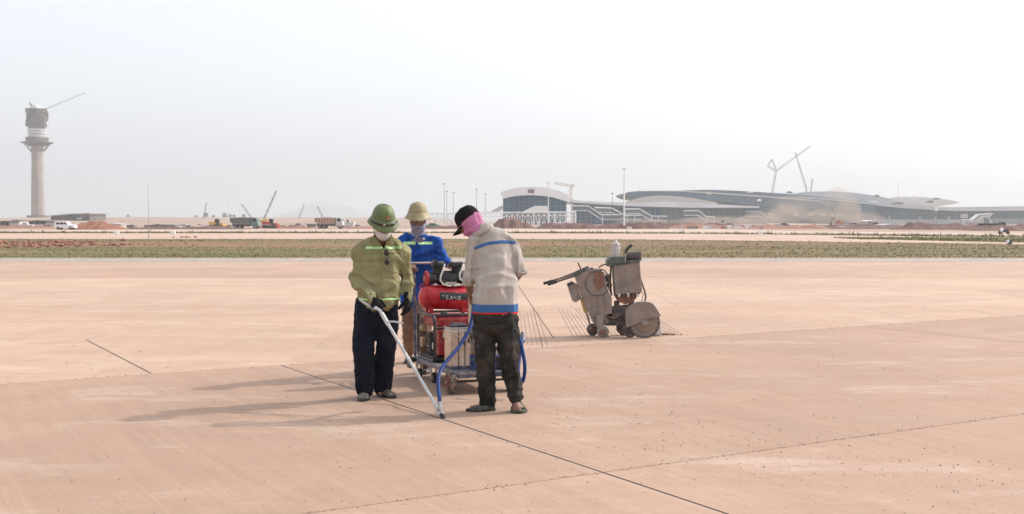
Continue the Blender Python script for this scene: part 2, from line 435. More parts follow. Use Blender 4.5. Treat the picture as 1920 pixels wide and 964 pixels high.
# --- grass infield
def flat(name, pts, m, z, sub=0):
    mb = MB(); mb.prism([(p[0], p[1], z - .03) for p in pts], (0, 0, .03)); return tag(mb.build(name, m), kind='structure')
m, nt, bs = mk("grass_ground")
g = nt.nodes.new('ShaderNodeNewGeometry'); v = g.outputs['Position']
sep = nt.nodes.new('ShaderNodeSeparateXYZ'); nt.links.new(v, sep.inputs[0])
c = mixc(nt, ramp(nt, noi(nt, mapv(nt, v, (.25, 1, 1)), .35, 6, .7), .35, .65), (.165, .125, .05), (.13, .12, .035))
c = mixc(nt, ramp(nt, noi(nt, mapv(nt, v, (.15, 1, 1)), .16, 5, .65), .42, .6), c, (.21, .145, .07))
GRASS_C = c
band = nt.nodes.new('ShaderNodeMath'); band.operation = 'SUBTRACT'; nt.links.new(sep.outputs[1], band.inputs[0]); band.inputs[1].default_value = 81
ab = nt.nodes.new('ShaderNodeMath'); ab.operation = 'ABSOLUTE'; nt.links.new(band.outputs[0], ab.inputs[0])
inb = ramp(nt, ab.outputs[0], 5, 17, 1, 0); xw = ramp(nt, sep.outputs[0], -8, 26, 1, .25)
q = nt.nodes.new('ShaderNodeMath'); q.operation = 'MULTIPLY'; nt.links.new(inb, q.inputs[0]); nt.links.new(xw, q.inputs[1])
q2 = nt.nodes.new('ShaderNodeMath'); q2.operation = 'MULTIPLY'; nt.links.new(q.outputs[0], q2.inputs[0])
nt.links.new(ramp(nt, noi(nt, mapv(nt, v, (.2, 1, 1)), .22, 6, .7), .36, .52), q2.inputs[1])
c = mixc(nt, q2.outputs[0], c, (.25, .13, .075))
nt.links.new(c, bs.inputs['Base Color']); bs.inputs['Roughness'].default_value = .95
bump(nt, bs, noi(nt, v, 2.5, 6, .7), 1.0, .12)
M_GRASSG = m
edge_far = [G(-500, 448.5), G(960, 448.5), G(1200, 449.5), G(1540, 453.5), G(1920, 458.5), G(2400, 466)]
gp = [(-80, 49.05), (80, 49.05)] + [(p.x, p.y) for p in reversed(edge_far)]
flat("grass_field", gp, M_GRASSG, .012)
def grass_top(x, far):
    for i in range(len(far) - 1):
        a, b = far[i], far[i+1]
        if a.x <= x <= b.x: return a.y + (b.y - a.y) * (x - a.x) / (b.x - a.x)
    return 0
def tufts(name, xr, yf0, yf1, n, hs, m, label, skip=None):
    rng = np.random.RandomState(len(name) + n)
    vs = []; fs = []
    cnt = 0
    while cnt < n:
        x = rng.uniform(*xr); lo, hi = yf0(x), yf1(x)
        if hi <= lo: continue
        y = lo + (hi - lo) * rng.rand() ** 1.35
        if skip and skip(x, y): 
            if rng.rand() < .85: continue
        if noise.noise(Vector((x * .12, y * .3, 0))) + rng.rand() * .9 < .15: continue
        cnt += 1; h = hs * rng.uniform(.3, 1.2) * (1.8 if rng.rand() < .03 else 1); wd = h * rng.uniform(.5, 1.1)
        for k in range(3):
            a = rng.uniform(0, 3.14); dx, dy = math.cos(a) * wd * .35, math.sin(a) * wd * .35; ox, oy = rng.normal(0, wd * .4, 2)
            i0 = len(vs); lx, ly = rng.normal(0, h * .35, 2)
            vs += [(x + ox - dx*.4, y + oy - dy*.4, 0), (x + ox + dx*.4, y + oy + dy*.4, 0), (x + ox + lx, y + oy + ly, h)]
            fs.append((i0, i0+1, i0+2))
    me = bpy.data.meshes.new(name); me.from_pydata(vs, [], fs)
    return tag(link_mesh(name, me, m), label, None, None, 'stuff')
def grass_leaf(name, a, b, c3):
    m, nt, bs = mk(name); g = nt.nodes.new('ShaderNodeNewGeometry'); v = g.outputs['Position']
    c = mixc(nt, ramp(nt, noi(nt, mapv(nt, v, (.25, 1, 1)), .3, 5, .7), .38, .62), a, b)
    c = mixc(nt, ramp(nt, noi(nt, v, 3, 3, .7), .5, .75), c, c3)
    nt.links.new(c, bs.inputs['Base Color']); bs.inputs['Roughness'].default_value = .8
    return m
M_LEAF = grass_leaf("grass_blades", (.115, .125, .030), (.165, .135, .045), (.14, .135, .036))
bare = lambda x, y: abs(y - 81) < 10 and noise.noise(Vector((x * .05, y * .3, 3))) > -.2 + max(0, x) * .02
tufts("grass", (-55, 50), lambda x: 48.8, lambda x: grass_top(x, edge_far) + .5, 60000, .08, M_LEAF, "dry green and yellow grass of the airfield strip", bare)

# clods of dug soil on the bare part of the strip
mb = MB()
for (px, py, n, sx, sy, s) in ((105, 455, 70, 1.7, 3, .24), (65, 463, 45, 1.3, 2, .2), (80, 460, 40, 3, 4, .2), (240, 461, 40, 2.5, 2, .12), (150, 458, 50, 3, 3, .14), (345, 445.5, 10, .7, .5, .2), (350, 452, 14, .5, 2, .2)):
    c_ = G(px, py)
    for i in range(n):
        x, y, s_ = c_.x + random.gauss(0, sx), c_.y + random.gauss(0, sy), s * random.uniform(.3, 1.1)
        mb.bm.verts.ensure_lookup_table(); n0 = len(mb.bm.verts)
        bmesh.ops.create_icosphere(mb.bm, subdivisions=1, radius=s_, matrix=Matrix.Translation((x, y, s_*.25)) @ Matrix.Diagonal((random.uniform(.8, 1.5), 1, random.uniform(.5, .9), 1)))
        mb.bm.verts.ensure_lookup_table()
        for vv in mb.bm.verts[n0:]: vv.co += Vector((random.gauss(0, .12), random.gauss(0, .12), random.gauss(0, .1))) * s_
tag(mb.build("soil_clods", M_SOIL), "red clods of freshly dug soil on the grass strip", None, None, 'stuff')

# --- taxiway and service road beyond
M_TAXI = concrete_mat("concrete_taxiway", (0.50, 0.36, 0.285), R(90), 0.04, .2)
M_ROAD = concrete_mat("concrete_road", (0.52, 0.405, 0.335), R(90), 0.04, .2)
ef = [G(-500, 437.5), G(960, 437.5), G(1300, 438.5), G(1540, 441.0), G(1920, 446.0), G(2400, 452)]
tx = [(p.x, p.y) for p in edge_far] + [(p.x, p.y) for p in reversed(ef)]
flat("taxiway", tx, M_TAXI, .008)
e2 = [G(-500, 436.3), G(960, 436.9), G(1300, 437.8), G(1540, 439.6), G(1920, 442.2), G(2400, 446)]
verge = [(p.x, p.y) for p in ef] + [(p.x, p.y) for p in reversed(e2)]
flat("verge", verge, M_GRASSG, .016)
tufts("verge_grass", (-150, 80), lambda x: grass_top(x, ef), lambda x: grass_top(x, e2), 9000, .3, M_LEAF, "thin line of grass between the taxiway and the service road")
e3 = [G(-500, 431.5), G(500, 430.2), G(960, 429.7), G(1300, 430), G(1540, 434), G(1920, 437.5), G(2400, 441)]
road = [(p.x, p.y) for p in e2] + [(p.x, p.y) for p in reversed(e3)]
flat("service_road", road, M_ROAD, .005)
wedge = [G(1560, 446.6), G(1700, 445.2), G(1920, 446.8), G(2400, 452), G(2400, 462), G(1920, 455.2), G(1780, 452.4), G(1680, 450.2)]
flat("grass_wedge", [(p.x, p.y) for p in wedge], M_GRASSG, .022)
tw0 = [G(1600, 448.8), G(1680, 450.2), G(1780, 452.4), G(1920, 455.2), G(2400, 462)]; tw1 = [G(1560, 446.6), G(1700, 445.3), G(1920, 446.8), G(2400, 452)]
tufts("wedge_grass", (30, 66), lambda x: grass_top(x, tw0), lambda x: grass_top(x, tw1), 5000, .2, grass_leaf("greener_blades", (.12, .15, .035), (.16, .165, .05), (.15, .17, .05)), "greener wedge of grass beside the taxiway curve")

# --- far terrain rising to the horizon
mb = MB(); bm = mb.bm
nx, ny = 140, 46
def hfun(x, y):
    t = max(0.0, min(1.0, (y - 420) / 2600)); s = 6.5 * min(1, (y - 420) / 900) * max(0, min(1, (-x / y - .0) * 12)) if y < 1500 else 6.5 * max(.25, min(1, (-x / y - .0) * 12))
    h = s + 4.5 * t
    if y > 3000: h = h * max(0, 1 - (y - 3000) / 700)
    e = noise.noise(Vector((x * .004, y * .004, 0))) * 2.2 + noise.noise(Vector((x * .02, y * .02, 1))) * .8
    return max(-.3, h + e * min(1, (y - 420) / 500) - .3)
rowsv = []
for j in range(ny + 1):
    y = 420 + 3400 * (j / ny) ** 1.7
    rowsv.append([bm.verts.new((-2400 + 4800 * i / nx, y, hfun(-2400 + 4800 * i / nx, y))) for i in range(nx + 1)])
for j in range(ny):
    for i in range(nx): bm.faces.new((rowsv[j][i], rowsv[j][i+1], rowsv[j+1][i+1], rowsv[j+1][i]))
tag(mb.build("terrain", earth_mat("site_earth", (.31, .20, .145), (.42, .31, .24), .012), None, True), kind='structure')

mb = MB(); bm = mb.bm
prof = [(470, 0), (520, 10), (560, 24), (590, 37), (612, 41), (640, 35), (675, 20), (720, 8), (790, 3), (860, 0)]
def mh(px):
    px = max(470, min(860, px))
    for i in range(len(prof) - 1):
        if prof[i][0] <= px <= prof[i+1][0]:
            t = (px - prof[i][0]) / (prof[i+1][0] - prof[i][0]); t = t*t*(3-2*t)*.5 + t*.5
            return prof[i][1] + (prof[i+1][1] - prof[i][1]) * t
    return 0
YM = 8800; vv = []
for i in range(81):
    px = 470 + 390 * i / 80; row = []
    for j in range(21):
        t = (j - 10) / 10; h = mh(px) / F * YM * math.exp(-t*t*3.2) * (1 + .06 * noise.noise(Vector((i * .4, j * .5, 2))))
        row.append(bm.verts.new(((px - 960) / F * YM, YM + t * 1400, h - 1 + (CAMZ if h > 5 else 0))))
    vv.append(row)
for i in range(80):
    for j in range(20): bm.faces.new((vv[i][j], vv[i+1][j], vv[i+1][j+1], vv[i][j+1]))
tag(mb.build("mountain", mat("mountain_green", (.07, .09, .06), .95, world=True, scale=.004, var=.3), None, True), kind='structure')
# ================================================================= BACKGROUND
def pl(pts, Y): return [P(a, b, Y) for a, b in pts]
def wav(mb, top, bot, Y, depth):
    "a strip between an upper and a lower outline given left to right, with real depth"
    mb.prism(pl(top, Y) + pl(list(reversed(bot)), Y), (0, depth, 0)); return mb
def smooth_pts(pts, n=5):
    out = []
    for i in range(len(pts) - 1):
        p0 = pts[max(0, i-1)]; p1 = pts[i]; p2 = pts[i+1]; p3 = pts[min(len(pts)-1, i+2)]
        for k in range(n):
            t = k / n
            out.append(tuple(0.5*((2*p1[j])+(p2[j]-p0[j])*t+(2*p0[j]-5*p1[j]+4*p2[j]-p3[j])*t*t+(p3[j]+3*p1[j]-3*p2[j]-p0[j])*t**3) for j in (0, 1)))
    out.append(pts[-1]); return out
def base(px, Y): p = P(px, 400, Y); return Vector((p.x, Y, 0))
def in_frame(o_loc): return Matrix.Translation(-Vector(o_loc))
def shift(mb, v): bmesh.ops.translate(mb.bm, verts=mb.bm.verts, vec=-Vector(v)); return mb

M_WHITE = mat("white_cladding", (.80, .79, .80), .55, scale=.05, var=.06, world=True)
M_GREYROOF = mat("grey_roof", (.54, .52, .52), .5, scale=.04, var=.1, world=True)
M_BEIGEROOF = mat("beige_roof", (.56, .51, .46), .6, scale=.03, var=.1, world=True)
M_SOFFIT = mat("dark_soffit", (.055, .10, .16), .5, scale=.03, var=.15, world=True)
M_GLASSB = mat("teal_glass", (.006, .085, .16), .35, scale=.03, var=.3, world=True, spec=.3)
M_GLASSD = mat("dusty_glass", (.10, .135, .155), .3, scale=.03, var=.2, world=True)
M_MULL = mat("mullion_grey", (.24, .27, .29), .5, world=True)
M_STEELW = mat("white_steel", (.76, .75, .74), .5, scale=.2, var=.12, world=True)
M_STEELG = mat("galvanised", (.38, .39, .41), .5, .3, scale=.5, var=.1)
M_DARKM = mat("dark_metal", (.06, .06, .065), .5, scale=1, var=.2)
M_REDSIGN = mat("red_sign", (.30, .10, .11), .6, world=True)
M_ORANGE = mat("orange_paint", (.62, .25, .06), .5, scale=1)
M_YELLOW = mat("yellow_paint", (.66, .42, .08), .5, scale=1, dust=.4)
M_RED = mat("red_paint_far", (.45, .06, .05), .5, scale=1, dust=.3)
M_CONCT = mat("tower_concrete", (.33, .28, .24), .85, scale=.08, var=.12, world=True)
M_CONCT2 = mat("tower_dark_concrete", (.16, .14, .13), .85, scale=.12, var=.35, world=True)
M_PINKST = mat("pink_core", (.33, .23, .20), .85, scale=.08, var=.12, world=True)
M_TYRE = mat("tyre_rubber", (.03, .028, .028), .85, dust=.4)
M_WIN = mat("dark_window", (.02, .025, .03), .1, spec=.8)

# ---- control tower under construction
YT = 1216; tb = base(71.5, YT); S_ = YT / F
t = empty("control_tower", tb, 0, "tall concrete control tower under construction with a flared cab", "tower")
def tz(py): return P(70, py, YT).z
mb = MB(); mb.disc((0, 0, 0), (0, 0, 1), [(0, 12.6*S_), (tz(300)*.5, 11.6*S_), (tz(300), 10.4*S_), (tz(272), 11*S_)], 24); mb.build("shaft", M_CONCT, t, True)
mb = MB(); mb.box((3.2*S_, -10.6*S_, tz(235)*.5), (4.6*S_, 3*S_, tz(205))); mb.build("stair_core", M_PINKST, t)
mb = MB(); mb.disc((0, 0, 0), (0, 0, 1), [(0, 20*S_), (tz(404), 20*S_)], 24); mb.build("base_block", M_CONCT2, t)
mb = MB(); mb.disc((0, 0, 0), (0, 0, 1), [(tz(274), 14*S_), (tz(271), 20*S_), (tz(268), 29*S_), (tz(267), 29*S_), (tz(266), 18*S_)], 32); mb.build("ring_platform", M_CONCT2, t)
for a in range(8):
    mb = MB(); an = a * math.pi / 4 + .2; mb.tube([(10*S_*math.cos(an), 10*S_*math.sin(an), tz(286)), (23*S_*math.cos(an), 23*S_*math.sin(an), tz(269.5))], .5, 6); mb.build("strut", M_CONCT2, t)
mb = MB(); mb.disc((0, 0, 0), (0, 0, 1), [(tz(268), 20*S_), (tz(258), 20.5*S_), (tz(257), 16*S_)], 24); mb.build("equipment_floor", M_CONCT2, t, True)
mb = MB()
for (y0, y1, r_) in ((257, 253, 15.5), (251.5, 247, 16), (246, 242, 16.5)): mb.disc((0, 0, 0), (0, 0, 1), [(tz(y0), r_*S_), (tz(y1), (r_+.3)*S_)], 28)
mb.build("white_band", M_GREYROOF, t)
mb = MB(); mb.disc((0, 0, 0), (0, 0, 1), [(tz(257), 14.5*S_), (tz(240), 15*S_)], 24); mb.build("window_band", M_SOFFIT, t)
mb = MB(); mb.disc((0, 0, 0), (0, 0, 1), [(tz(241), 15.5*S_), (tz(226), 17*S_), (tz(222), 17.5*S_)], 24); mb.build("cab_wall", M_CONCT2, t)
mb = MB()
for k, (y_, r_) in enumerate(((222, 18.5), (217, 17), (211, 18.5), (206, 17))): mb.disc((0, 0, 0), (0, 0, 1), [(tz(y_), r_*S_), (tz(y_-1.6), r_*S_)], 24)
mb.disc((0, 0, 0), (0, 0, 1), [(tz(222), 13*S_), (tz(205), 14*S_)], 16)
for k in range(20):
    a = k * math.pi / 10; mb.tube([(17.5*S_*math.cos(a), 17.5*S_*math.sin(a), tz(224)), (17.5*S_*math.cos(a), 17.5*S_*math.sin(a), tz(204 + 2 * math.sin(k*5)))], .3, 5)
for k in range(60):
    a = random.random() * 6.28; h0 = random.uniform(206, 238); mb.box((17.6*S_*math.cos(a), 17.6*S_*math.sin(a), tz(h0)), (2.4, 2.4, random.uniform(1, 4)))
mb.build("scaffold", M_CONCT2, t)
mb = MB(); mb.disc((-3*S_, 0, 0), (0, 0, 1), [(tz(206), 11*S_), (tz(198), 7*S_), (tz(195), 2*S_)], 14); mb.build("roof_cap", M_GREYROOF, t)
mb = MB(); mb.tube([(-8*S_, 0, tz(206)), (-13*S_, 0, tz(192))], .7, 5); mb.tube([(1*S_, 0, tz(208)), (-12.5*S_, 0, tz(193))], .5, 5); mb.build("mast", M_CONCT2, t)

def lattice(mb, a, b, w0, w1, n, r=.12):
    a = Vector(a); b = Vector(b); d = (b - a).normalized(); s = Vector((0, 1, 0)); u_ = d.cross(s).normalized()
    cs = [(1, 1), (1, -1), (-1, -1), (-1, 1)]
    def pt(i, k): t_ = i / n; w_ = (w0 + (w1 - w0) * t_) / 2; return a.lerp(b, t_) + u_ * cs[k][0] * w_ + s * cs[k][1] * w_
    for k in range(4): mb.tube([pt(0, k), pt(n, k)], r, 4)
    for i in range(n):
        for k in range(4): mb.tube([pt(i, k), pt(i + 1, (k + 1) % 4)], r * .6, 3)
M_CRANEF = mat("crane_steel", (.20, .19, .19), .6, world=True)
def crane_thing(label, cat, parts, Y, px0, mat_=M_CRANEF, name="tower_crane", w0=1.6, body=None, group=None, r=.13):
    b0 = base(px0, Y); t = empty(name, b0, 0, label, cat, group)
    for nm, (a, b), wd in parts:
        mb = MB(); pa, pb = P(*a, Y), P(*b, Y); n_ = max(4, int((pb - pa).length / 3))
        lattice(mb, pa, pb, wd, wd * .7, min(n_, 26), r); shift(mb, b0).build(nm, mat_, t)
    if body: body(t, b0, Y)
    return t
cr = crane_thing("pale luffing crane on top of the control tower", "crane", [("jib", ((84, 205), (160, 174)), .8), ("mast", ((84, 214), (84, 202)), 1.2)], YT, 84, M_STEELG, r=.09)
def crawler(t, b0, Y):
    mb = MB(); mb.bx(-3.5, 3.5, -2.4, -1.2, 0, 1.1); mb.bx(-3.5, 3.5, 1.2, 2.4, 0, 1.1); mb.build("track", M_DARKM, t, bevel=.2)
    mb = MB(); mb.bx(-3.8, 2.6, -1.6, 1.6, 1.15, 3.2); mb.bx(1.2, 3.0, -2.3, -1.0, 1.3, 3.6); mb.build("cab", M_YELLOW, t, bevel=.15)
for (x0, y0, x1, y1, Y, g_, lb) in ((381, 412, 387.5, 379.5, 900, 0, "leftmost of the far boom cranes, faint and short"), (477, 416, 452.5, 382, 620, 0, "boom crane leaning left above the grey dump truck"), (494, 413, 518, 358, 620, 1, "tallest boom crane beside the grey dump truck"),
        (560, 411, 570.5, 382, 900, 0, "faint boom crane in the gap between the two dump trucks"), (609, 414, 595, 387, 640, 0, "boom crane leaning left above the brown dump truck")):
    crane_thing(lb, "crane", [("boom", ((x0, y0), (x1, y1)), .7)], Y, x0, M_CRANEF, "crawler_crane", body=crawler, group="boom cranes working on the far side of the airfield", r=.08 if g_ == 0 else .1)
crane_thing("big luffing tower crane with raised jib above the main terminal", "crane", [("mast", ((1441, 404), (1455, 321)), 2.0), ("jib", ((1455, 321), (1520, 273.5)), 1.7), ("counter_jib", ((1455, 321), (1439, 311)), 1.5), ("tie_bar", ((1455, 318), (1447.5, 299)), .9), ("tie_bar", ((1447.5, 299), (1439, 311)), .7)], 1250, 1441, r=.15)
crane_thing("second luffing crane behind the terminal with its jib leaning left", "crane", [("jib", ((1511.5, 352), (1491, 286)), 1.5), ("mast", ((1513, 404), (1511.5, 350)), 1.5)], 1300, 1513, r=.15)
crane_thing("short crane boom rising just right of the second luffing crane", "crane", [("boom", ((1514, 402), (1523.5, 335)), 1.2)], 1200, 1514, name="crawler_crane", body=crawler, r=.15)
crane_thing("white and orange tower crane behind the arched terminal", "crane", [("mast", ((1070, 385), (1070, 350)), 1.6), ("jib", ((1075, 349.5), (1039, 343)), 1.5), ("counter_jib", ((1070, 349.5), (1077, 347.5)), 2.0)], 800, 1070, mat("crane_cream", (.55, .42, .28), .6, world=True), r=.16)

# ---- light masts and poles
def mast(px, ytop, ybase, Y, r, label, group=None, head=0, m=M_STEELW, name="light_mast"):
    b0 = base(px, Y); t = empty(name, b0, 0, label, "pole" if not head else "light mast", group)
    zt = P(px, ytop, Y).z
    mb = MB(); mb.tube([(0, 0, 0), (0, 0, zt)], [r, r * .45], 10); mb.build("pole", m, t, True)
    mb = MB(); mb.cyl((0, 0, 0), (0, 0, .06 * zt), r * 1.7, 10); mb.build("base", m, t)
    if head:
        mb = MB(); mb.cyl((0, 0, zt), (0, 0, zt + head * .4), head * .5, 10)
        for k in range(6):
            a = k * math.pi / 3; mb.box((math.cos(a) * head * .6, math.sin(a) * head * .6, zt), (head * .35, head * .35, head * .4), a)
        mb.build("lamp_head", m, t)
    return t
GM = "light masts round the terminals"
mast(1170.3, 317, 429, 295, .28, "thickest and tallest white mast in front of the terminal", GM, .8)
mast(1028, 343, 429, 300, .20, "white mast standing in front of the arched terminal", GM, .7)
for px, yt, lb in ((833, 345, "tallest mast of the left row behind the people"), (837.8, 359, "middle mast of the close trio behind the steel truss"), (850, 361, "right mast of the trio behind the steel truss"), (893.5, 355, "taller mast of the pair left of the arched terminal"), (910, 364, "shorter mast just left of the arched terminal")):
    mast(px, yt, 420, 620, .26, lb, GM, .9, M_STEELG)
mast(1148, 363, 425, 520, .18, "dark thin lamp post between arched terminal and main terminal", GM, .7, M_DARKM)
mast(1063, 397, 429, 320, .13, "short white post below the right end of the arched roof", None, 0, M_STEELW, "post")
mast(278.5, 343, 447, 112, .035, "thin grey pole standing alone at the left grass edge", None, 0, M_STEELG, "thin_pole")
mast(428.5, 343, 405, 900, .28, "very faint tall antenna mast left of the grey dump truck", None, 0, M_STEELW, "antenna_mast")
mast(1683.5, 340, 400, 1150, .3, "thin antenna rising from the right terminal roof", None, 0, M_STEELG, "antenna")
mast(1199, 351, 400, 1005, .25, "short antenna on the left tip of the dark roof wing", None, 0, M_STEELG, "antenna")

# ---- arched terminal
YA = 700; b0 = base(1005, YA); t = empty("arched_terminal", b0, 0, "building with white arched roof and dark teal glass front", "building")
fr_t = smooth_pts([(938, 361), (955, 355), (975, 351.5), (1000, 350.5), (1025, 352.5), (1048, 358), (1070, 368)])
fr_b = smooth_pts([(943, 373), (958, 369), (978, 366.5), (1000, 366), (1025, 368), (1046, 372.5), (1068, 380)])
shift(wav(MB(), fr_t, fr_b, YA - 6, 40), b0).build("roof", M_WHITE, t)
gl_t = smooth_pts([(943, 372), (958, 368), (978, 365.5), (1000, 365), (1025, 367), (1046, 371.5), (1062, 378)])
shift(wav(MB(), gl_t, [(943, 421), (1062, 421)], YA, 30), b0).build("glass_front", M_GLASSB, t)
mb = MB()
for i in range(13):
    x = 944 + i * 9.75; mb.prism(pl([(x, 366 if 965 < x < 1040 else 372), (x + .5, 366 if 965 < x < 1040 else 372), (x + .5, 421), (x, 421)], YA - .25), (0, .22, 0))
for y in (377, 387, 397, 408): mb.prism(pl([(943, y), (1062, y), (1062, y + .45), (943, y + .45)], YA - .42), (0, .15, 0))
tag(shift(mb, b0).build("mullion", M_MULL, t), kind='stuff')
mb = MB(); mb.prism(pl([(989.5, 355), (1001.5, 355), (1001.5, 362), (989.5, 362)], YA - 6.4), (0, .35, 0)); sg = shift(mb, b0).build("sign_board", M_REDSIGN, t)
mb = MB()
for k in range(3):
    for j in range(4): mb.prism(pl([(990.6 + j*2.6, 356.2 + k*1.9), (992.4 + j*2.6, 356.2 + k*1.9), (992.4 + j*2.6, 357.1 + k*1.9), (990.6 + j*2.6, 357.1 + k*1.9)], YA - 6.6), (0, .18, 0))
shift(mb, b0).build("sign_letters", mat("sign_blue", (.18, .2, .33), .6, world=True), sg)["kind"] = "stuff"
shift(MB().prism(pl([(920, 397), (938, 386), (942, 386), (942, 391), (930, 399)], YA), (0, 20, 0)), b0).build("side_ramp", M_GREYROOF, t)
shift(MB().prism(pl([(978, 398), (1002, 386), (1026, 386), (1029, 399)], YA - 12), (0, 11, 0)), b0).build("porch_roof", M_WHITE, t)
# low concourse roof that runs on to the right
cr_t = smooth_pts([(1062, 371), (1085, 376), (1110, 377.5), (1140, 379), (1190, 380), (1240, 378.5), (1300, 380), (1360, 384), (1424, 386.5)])
cr_b = smooth_pts([(1062, 379), (1085, 382), (1110, 383.5), (1140, 385.5), (1190, 388), (1240, 389.5), (1300, 391), (1360, 391), (1424, 391)])
b1 = base(1240, 830); tc = empty("concourse", b1, 0, "long low concourse with pale wavy roof between the arched and main terminals", "building")
shift(wav(MB(), cr_t, cr_b, 826, 60), b1).build("roof", mat("concourse_roof", (.74, .73, .75), .5, scale=.04, var=.08, world=True), tc)
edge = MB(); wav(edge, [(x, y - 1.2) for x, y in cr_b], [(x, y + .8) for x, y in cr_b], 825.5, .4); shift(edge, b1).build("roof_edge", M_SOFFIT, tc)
shift(MB().prism(pl([(1076, 381), (1140, 385), (1190, 388), (1300, 390), (1440, 390), (1440, 422), (1076, 422)], 834), (0, 40, 0)), b1).build("glass_front", M_GLASSD, tc)
shift(MB().prism(pl([(1076, 386), (1240, 391), (1240, 422), (1076, 422)], 833.5), (0, .3, 0)), b1).build("tinted_panel", M_GLASSB, tc)
mb = MB()
for i in range(36):
    x = 1078 + i * 10; mb.prism(pl([(x, 388), (x + .7, 388), (x + .7, 422), (x, 422)], 833), (0, .35, 0))
for y in (396, 405, 413): mb.prism(pl([(1076, y), (1440, y), (1440, y + .5), (1076, y + .5)], 832.6), (0, .25, 0))
tag(shift(mb, b1).build("mullion", M_MULL, tc), kind='stuff')
# ---- main terminal with its layered wings
YW = 1000; b2 = base(1560, YW); tt_ = empty("main_terminal", b2, 0, "huge terminal with layered dark roof wings and blue glass walls", "building")
def layer(nm, top, bot, Y, depth, m):
    o = shift(wav(MB(), smooth_pts(top), smooth_pts(bot), Y, depth), b2).build(nm, m, tt_); return o
layer("roof_wing", [(1172, 363), (1180, 360), (1200, 358.5), (1230, 358.3), (1262, 358.3), (1320, 361), (1400, 366), (1470, 371), (1540, 377), (1640, 386)],
      [(1172.5, 364.5), (1182, 369.5), (1197, 371.5), (1222, 369), (1262, 369.5), (1320, 374), (1400, 383), (1470, 390), (1540, 394), (1640, 398)], 985, 90, M_SOFFIT)
layer("roof_edge", [(1200, 358.2), (1262, 357.6), (1320, 360), (1400, 365), (1470, 370), (1540, 376)], [(1200, 358.9), (1262, 358.9), (1320, 362), (1400, 367.6), (1470, 372.8), (1540, 378.6)], 983.5, 6, M_GREYROOF)
layer("roof_wing", [(1262, 358), (1300, 356.6), (1340, 356.2), (1400, 358.8), (1480, 364), (1560, 371), (1640, 381), (1705, 389)], [(1262, 360), (1300, 360), (1340, 361), (1400, 365), (1480, 371), (1560, 378), (1640, 388), (1705, 395)], 1080, 60, M_SOFFIT)
layer("roof_shell", [(1480, 364), (1512, 360), (1560, 359), (1600, 361.5), (1640, 367), (1672, 373), (1705, 381), (1760, 389), (1800, 394)], [(1480, 369), (1512, 372), (1560, 378), (1600, 381), (1640, 385), (1672, 390), (1705, 394), (1760, 397), (1800, 398)], 1140, 60, M_GREYROOF)
layer("roof_shell", [(1655, 374), (1682, 369.5), (1720, 369.3), (1760, 372.5), (1785, 376), (1799, 379.5)], [(1655, 380), (1682, 386), (1720, 389), (1750, 388), (1780, 384), (1799, 380.3)], 1170, 40, M_BEIGEROOF)
layer("roof_shell", [(1182, 377), (1200, 371), (1226, 367.5), (1250, 367), (1295, 371), (1345, 380)], [(1182, 382), (1200, 384), (1226, 386), (1250, 386), (1295, 386), (1345, 387)], 975, 40, M_BEIGEROOF)
layer("roof_shell", [(1200, 379), (1240, 375), (1280, 374.5), (1330, 379)], [(1200, 381), (1240, 380), (1280, 380), (1330, 383)], 968, 5, M_GREYROOF)
layer("roof_fascia", [(1500, 369), (1560, 373), (1600, 377), (1660, 383), (1720, 387), (1790, 388.5), (1860, 387.5), (2010, 386)], [(1500, 371), (1560, 375.5), (1600, 380), (1660, 387), (1720, 392), (1790, 395.5), (1860, 395.5), (2010, 394.5)], 992, 80, mat("fascia", (.52, .53, .56), .5, scale=.03, var=.08, world=True))
shift(MB().prism(pl([(1420, 384), (1500, 378), (1600, 381), (1660, 388), (1720, 393), (1790, 396), (2010, 395), (2010, 421.3), (1420, 421.3)], 1003), (0, 60, 0)), b2).build("glass_front", M_GLASSB, tt_)
shift(MB().prism(pl([(1440, 392), (1604, 392), (1612, 421.3), (1440, 421.3)], 1001), (0, 1.6, 0)), b2).build("dusty_wall", mat("dusty_wall", (.25, .24, .235), .7, scale=.03, var=.2, world=True), tt_)
shift(MB().prism(pl([(1855, 410), (2010, 410), (2010, 421.3), (1855, 421.3)], 1001), (0, 1.6, 0)), b2).build("lower_wall", mat("lower_wall", (.30, .29, .29), .7, scale=.03, var=.2, world=True), tt_)
shift(MB().prism(pl([(1618, 411.5), (1800, 411.5), (1800, 421.3), (1618, 421.3)], 1000.6), (0, 2.2, 0)), b2).build("lower_wall", M_GREYROOF, tt_)
for x_ in (1640, 1668, 1725, 1754, 1779): shift(MB().prism(pl([(x_ - 1.5, 406), (x_ + 1.5, 406), (x_ + 1.5, 421.3), (x_ - 1.5, 421.3)], 999.8), (0, .6, 0)), b2).build("pier", M_GREYROOF, tt_)
mb = MB()
for i in range(45):
    x = 1612 + i * 9; mb.prism(pl([(x, 397), (x + .45, 397), (x + .45, 421), (x, 421)], 1002.4), (0, .4, 0))
for y in (398, 401, 407, 411): mb.prism(pl([(1612, y), (2010, y), (2010, y + .5), (1612, y + .5)], 1002), (0, .3, 0))
tag(shift(mb, b2).build("mullion", M_MULL, tt_), kind='stuff')
mb = MB()
for x in (1605, 1609): mb.prism(pl([(x, 384), (x + 1.2, 384), (x + 1.2, 420), (x, 420)], 998), (0, 1, 0))
for k in range(8): mb.prism(pl([(1594, 386 + k*4.4), (1612, 386 + k*4.4), (1612, 386.8 + k*4.4), (1594, 386.8 + k*4.4)], 997), (0, 1.5, 0))
shift(mb, b2).build("scaffold", M_GREYROOF, tt_)
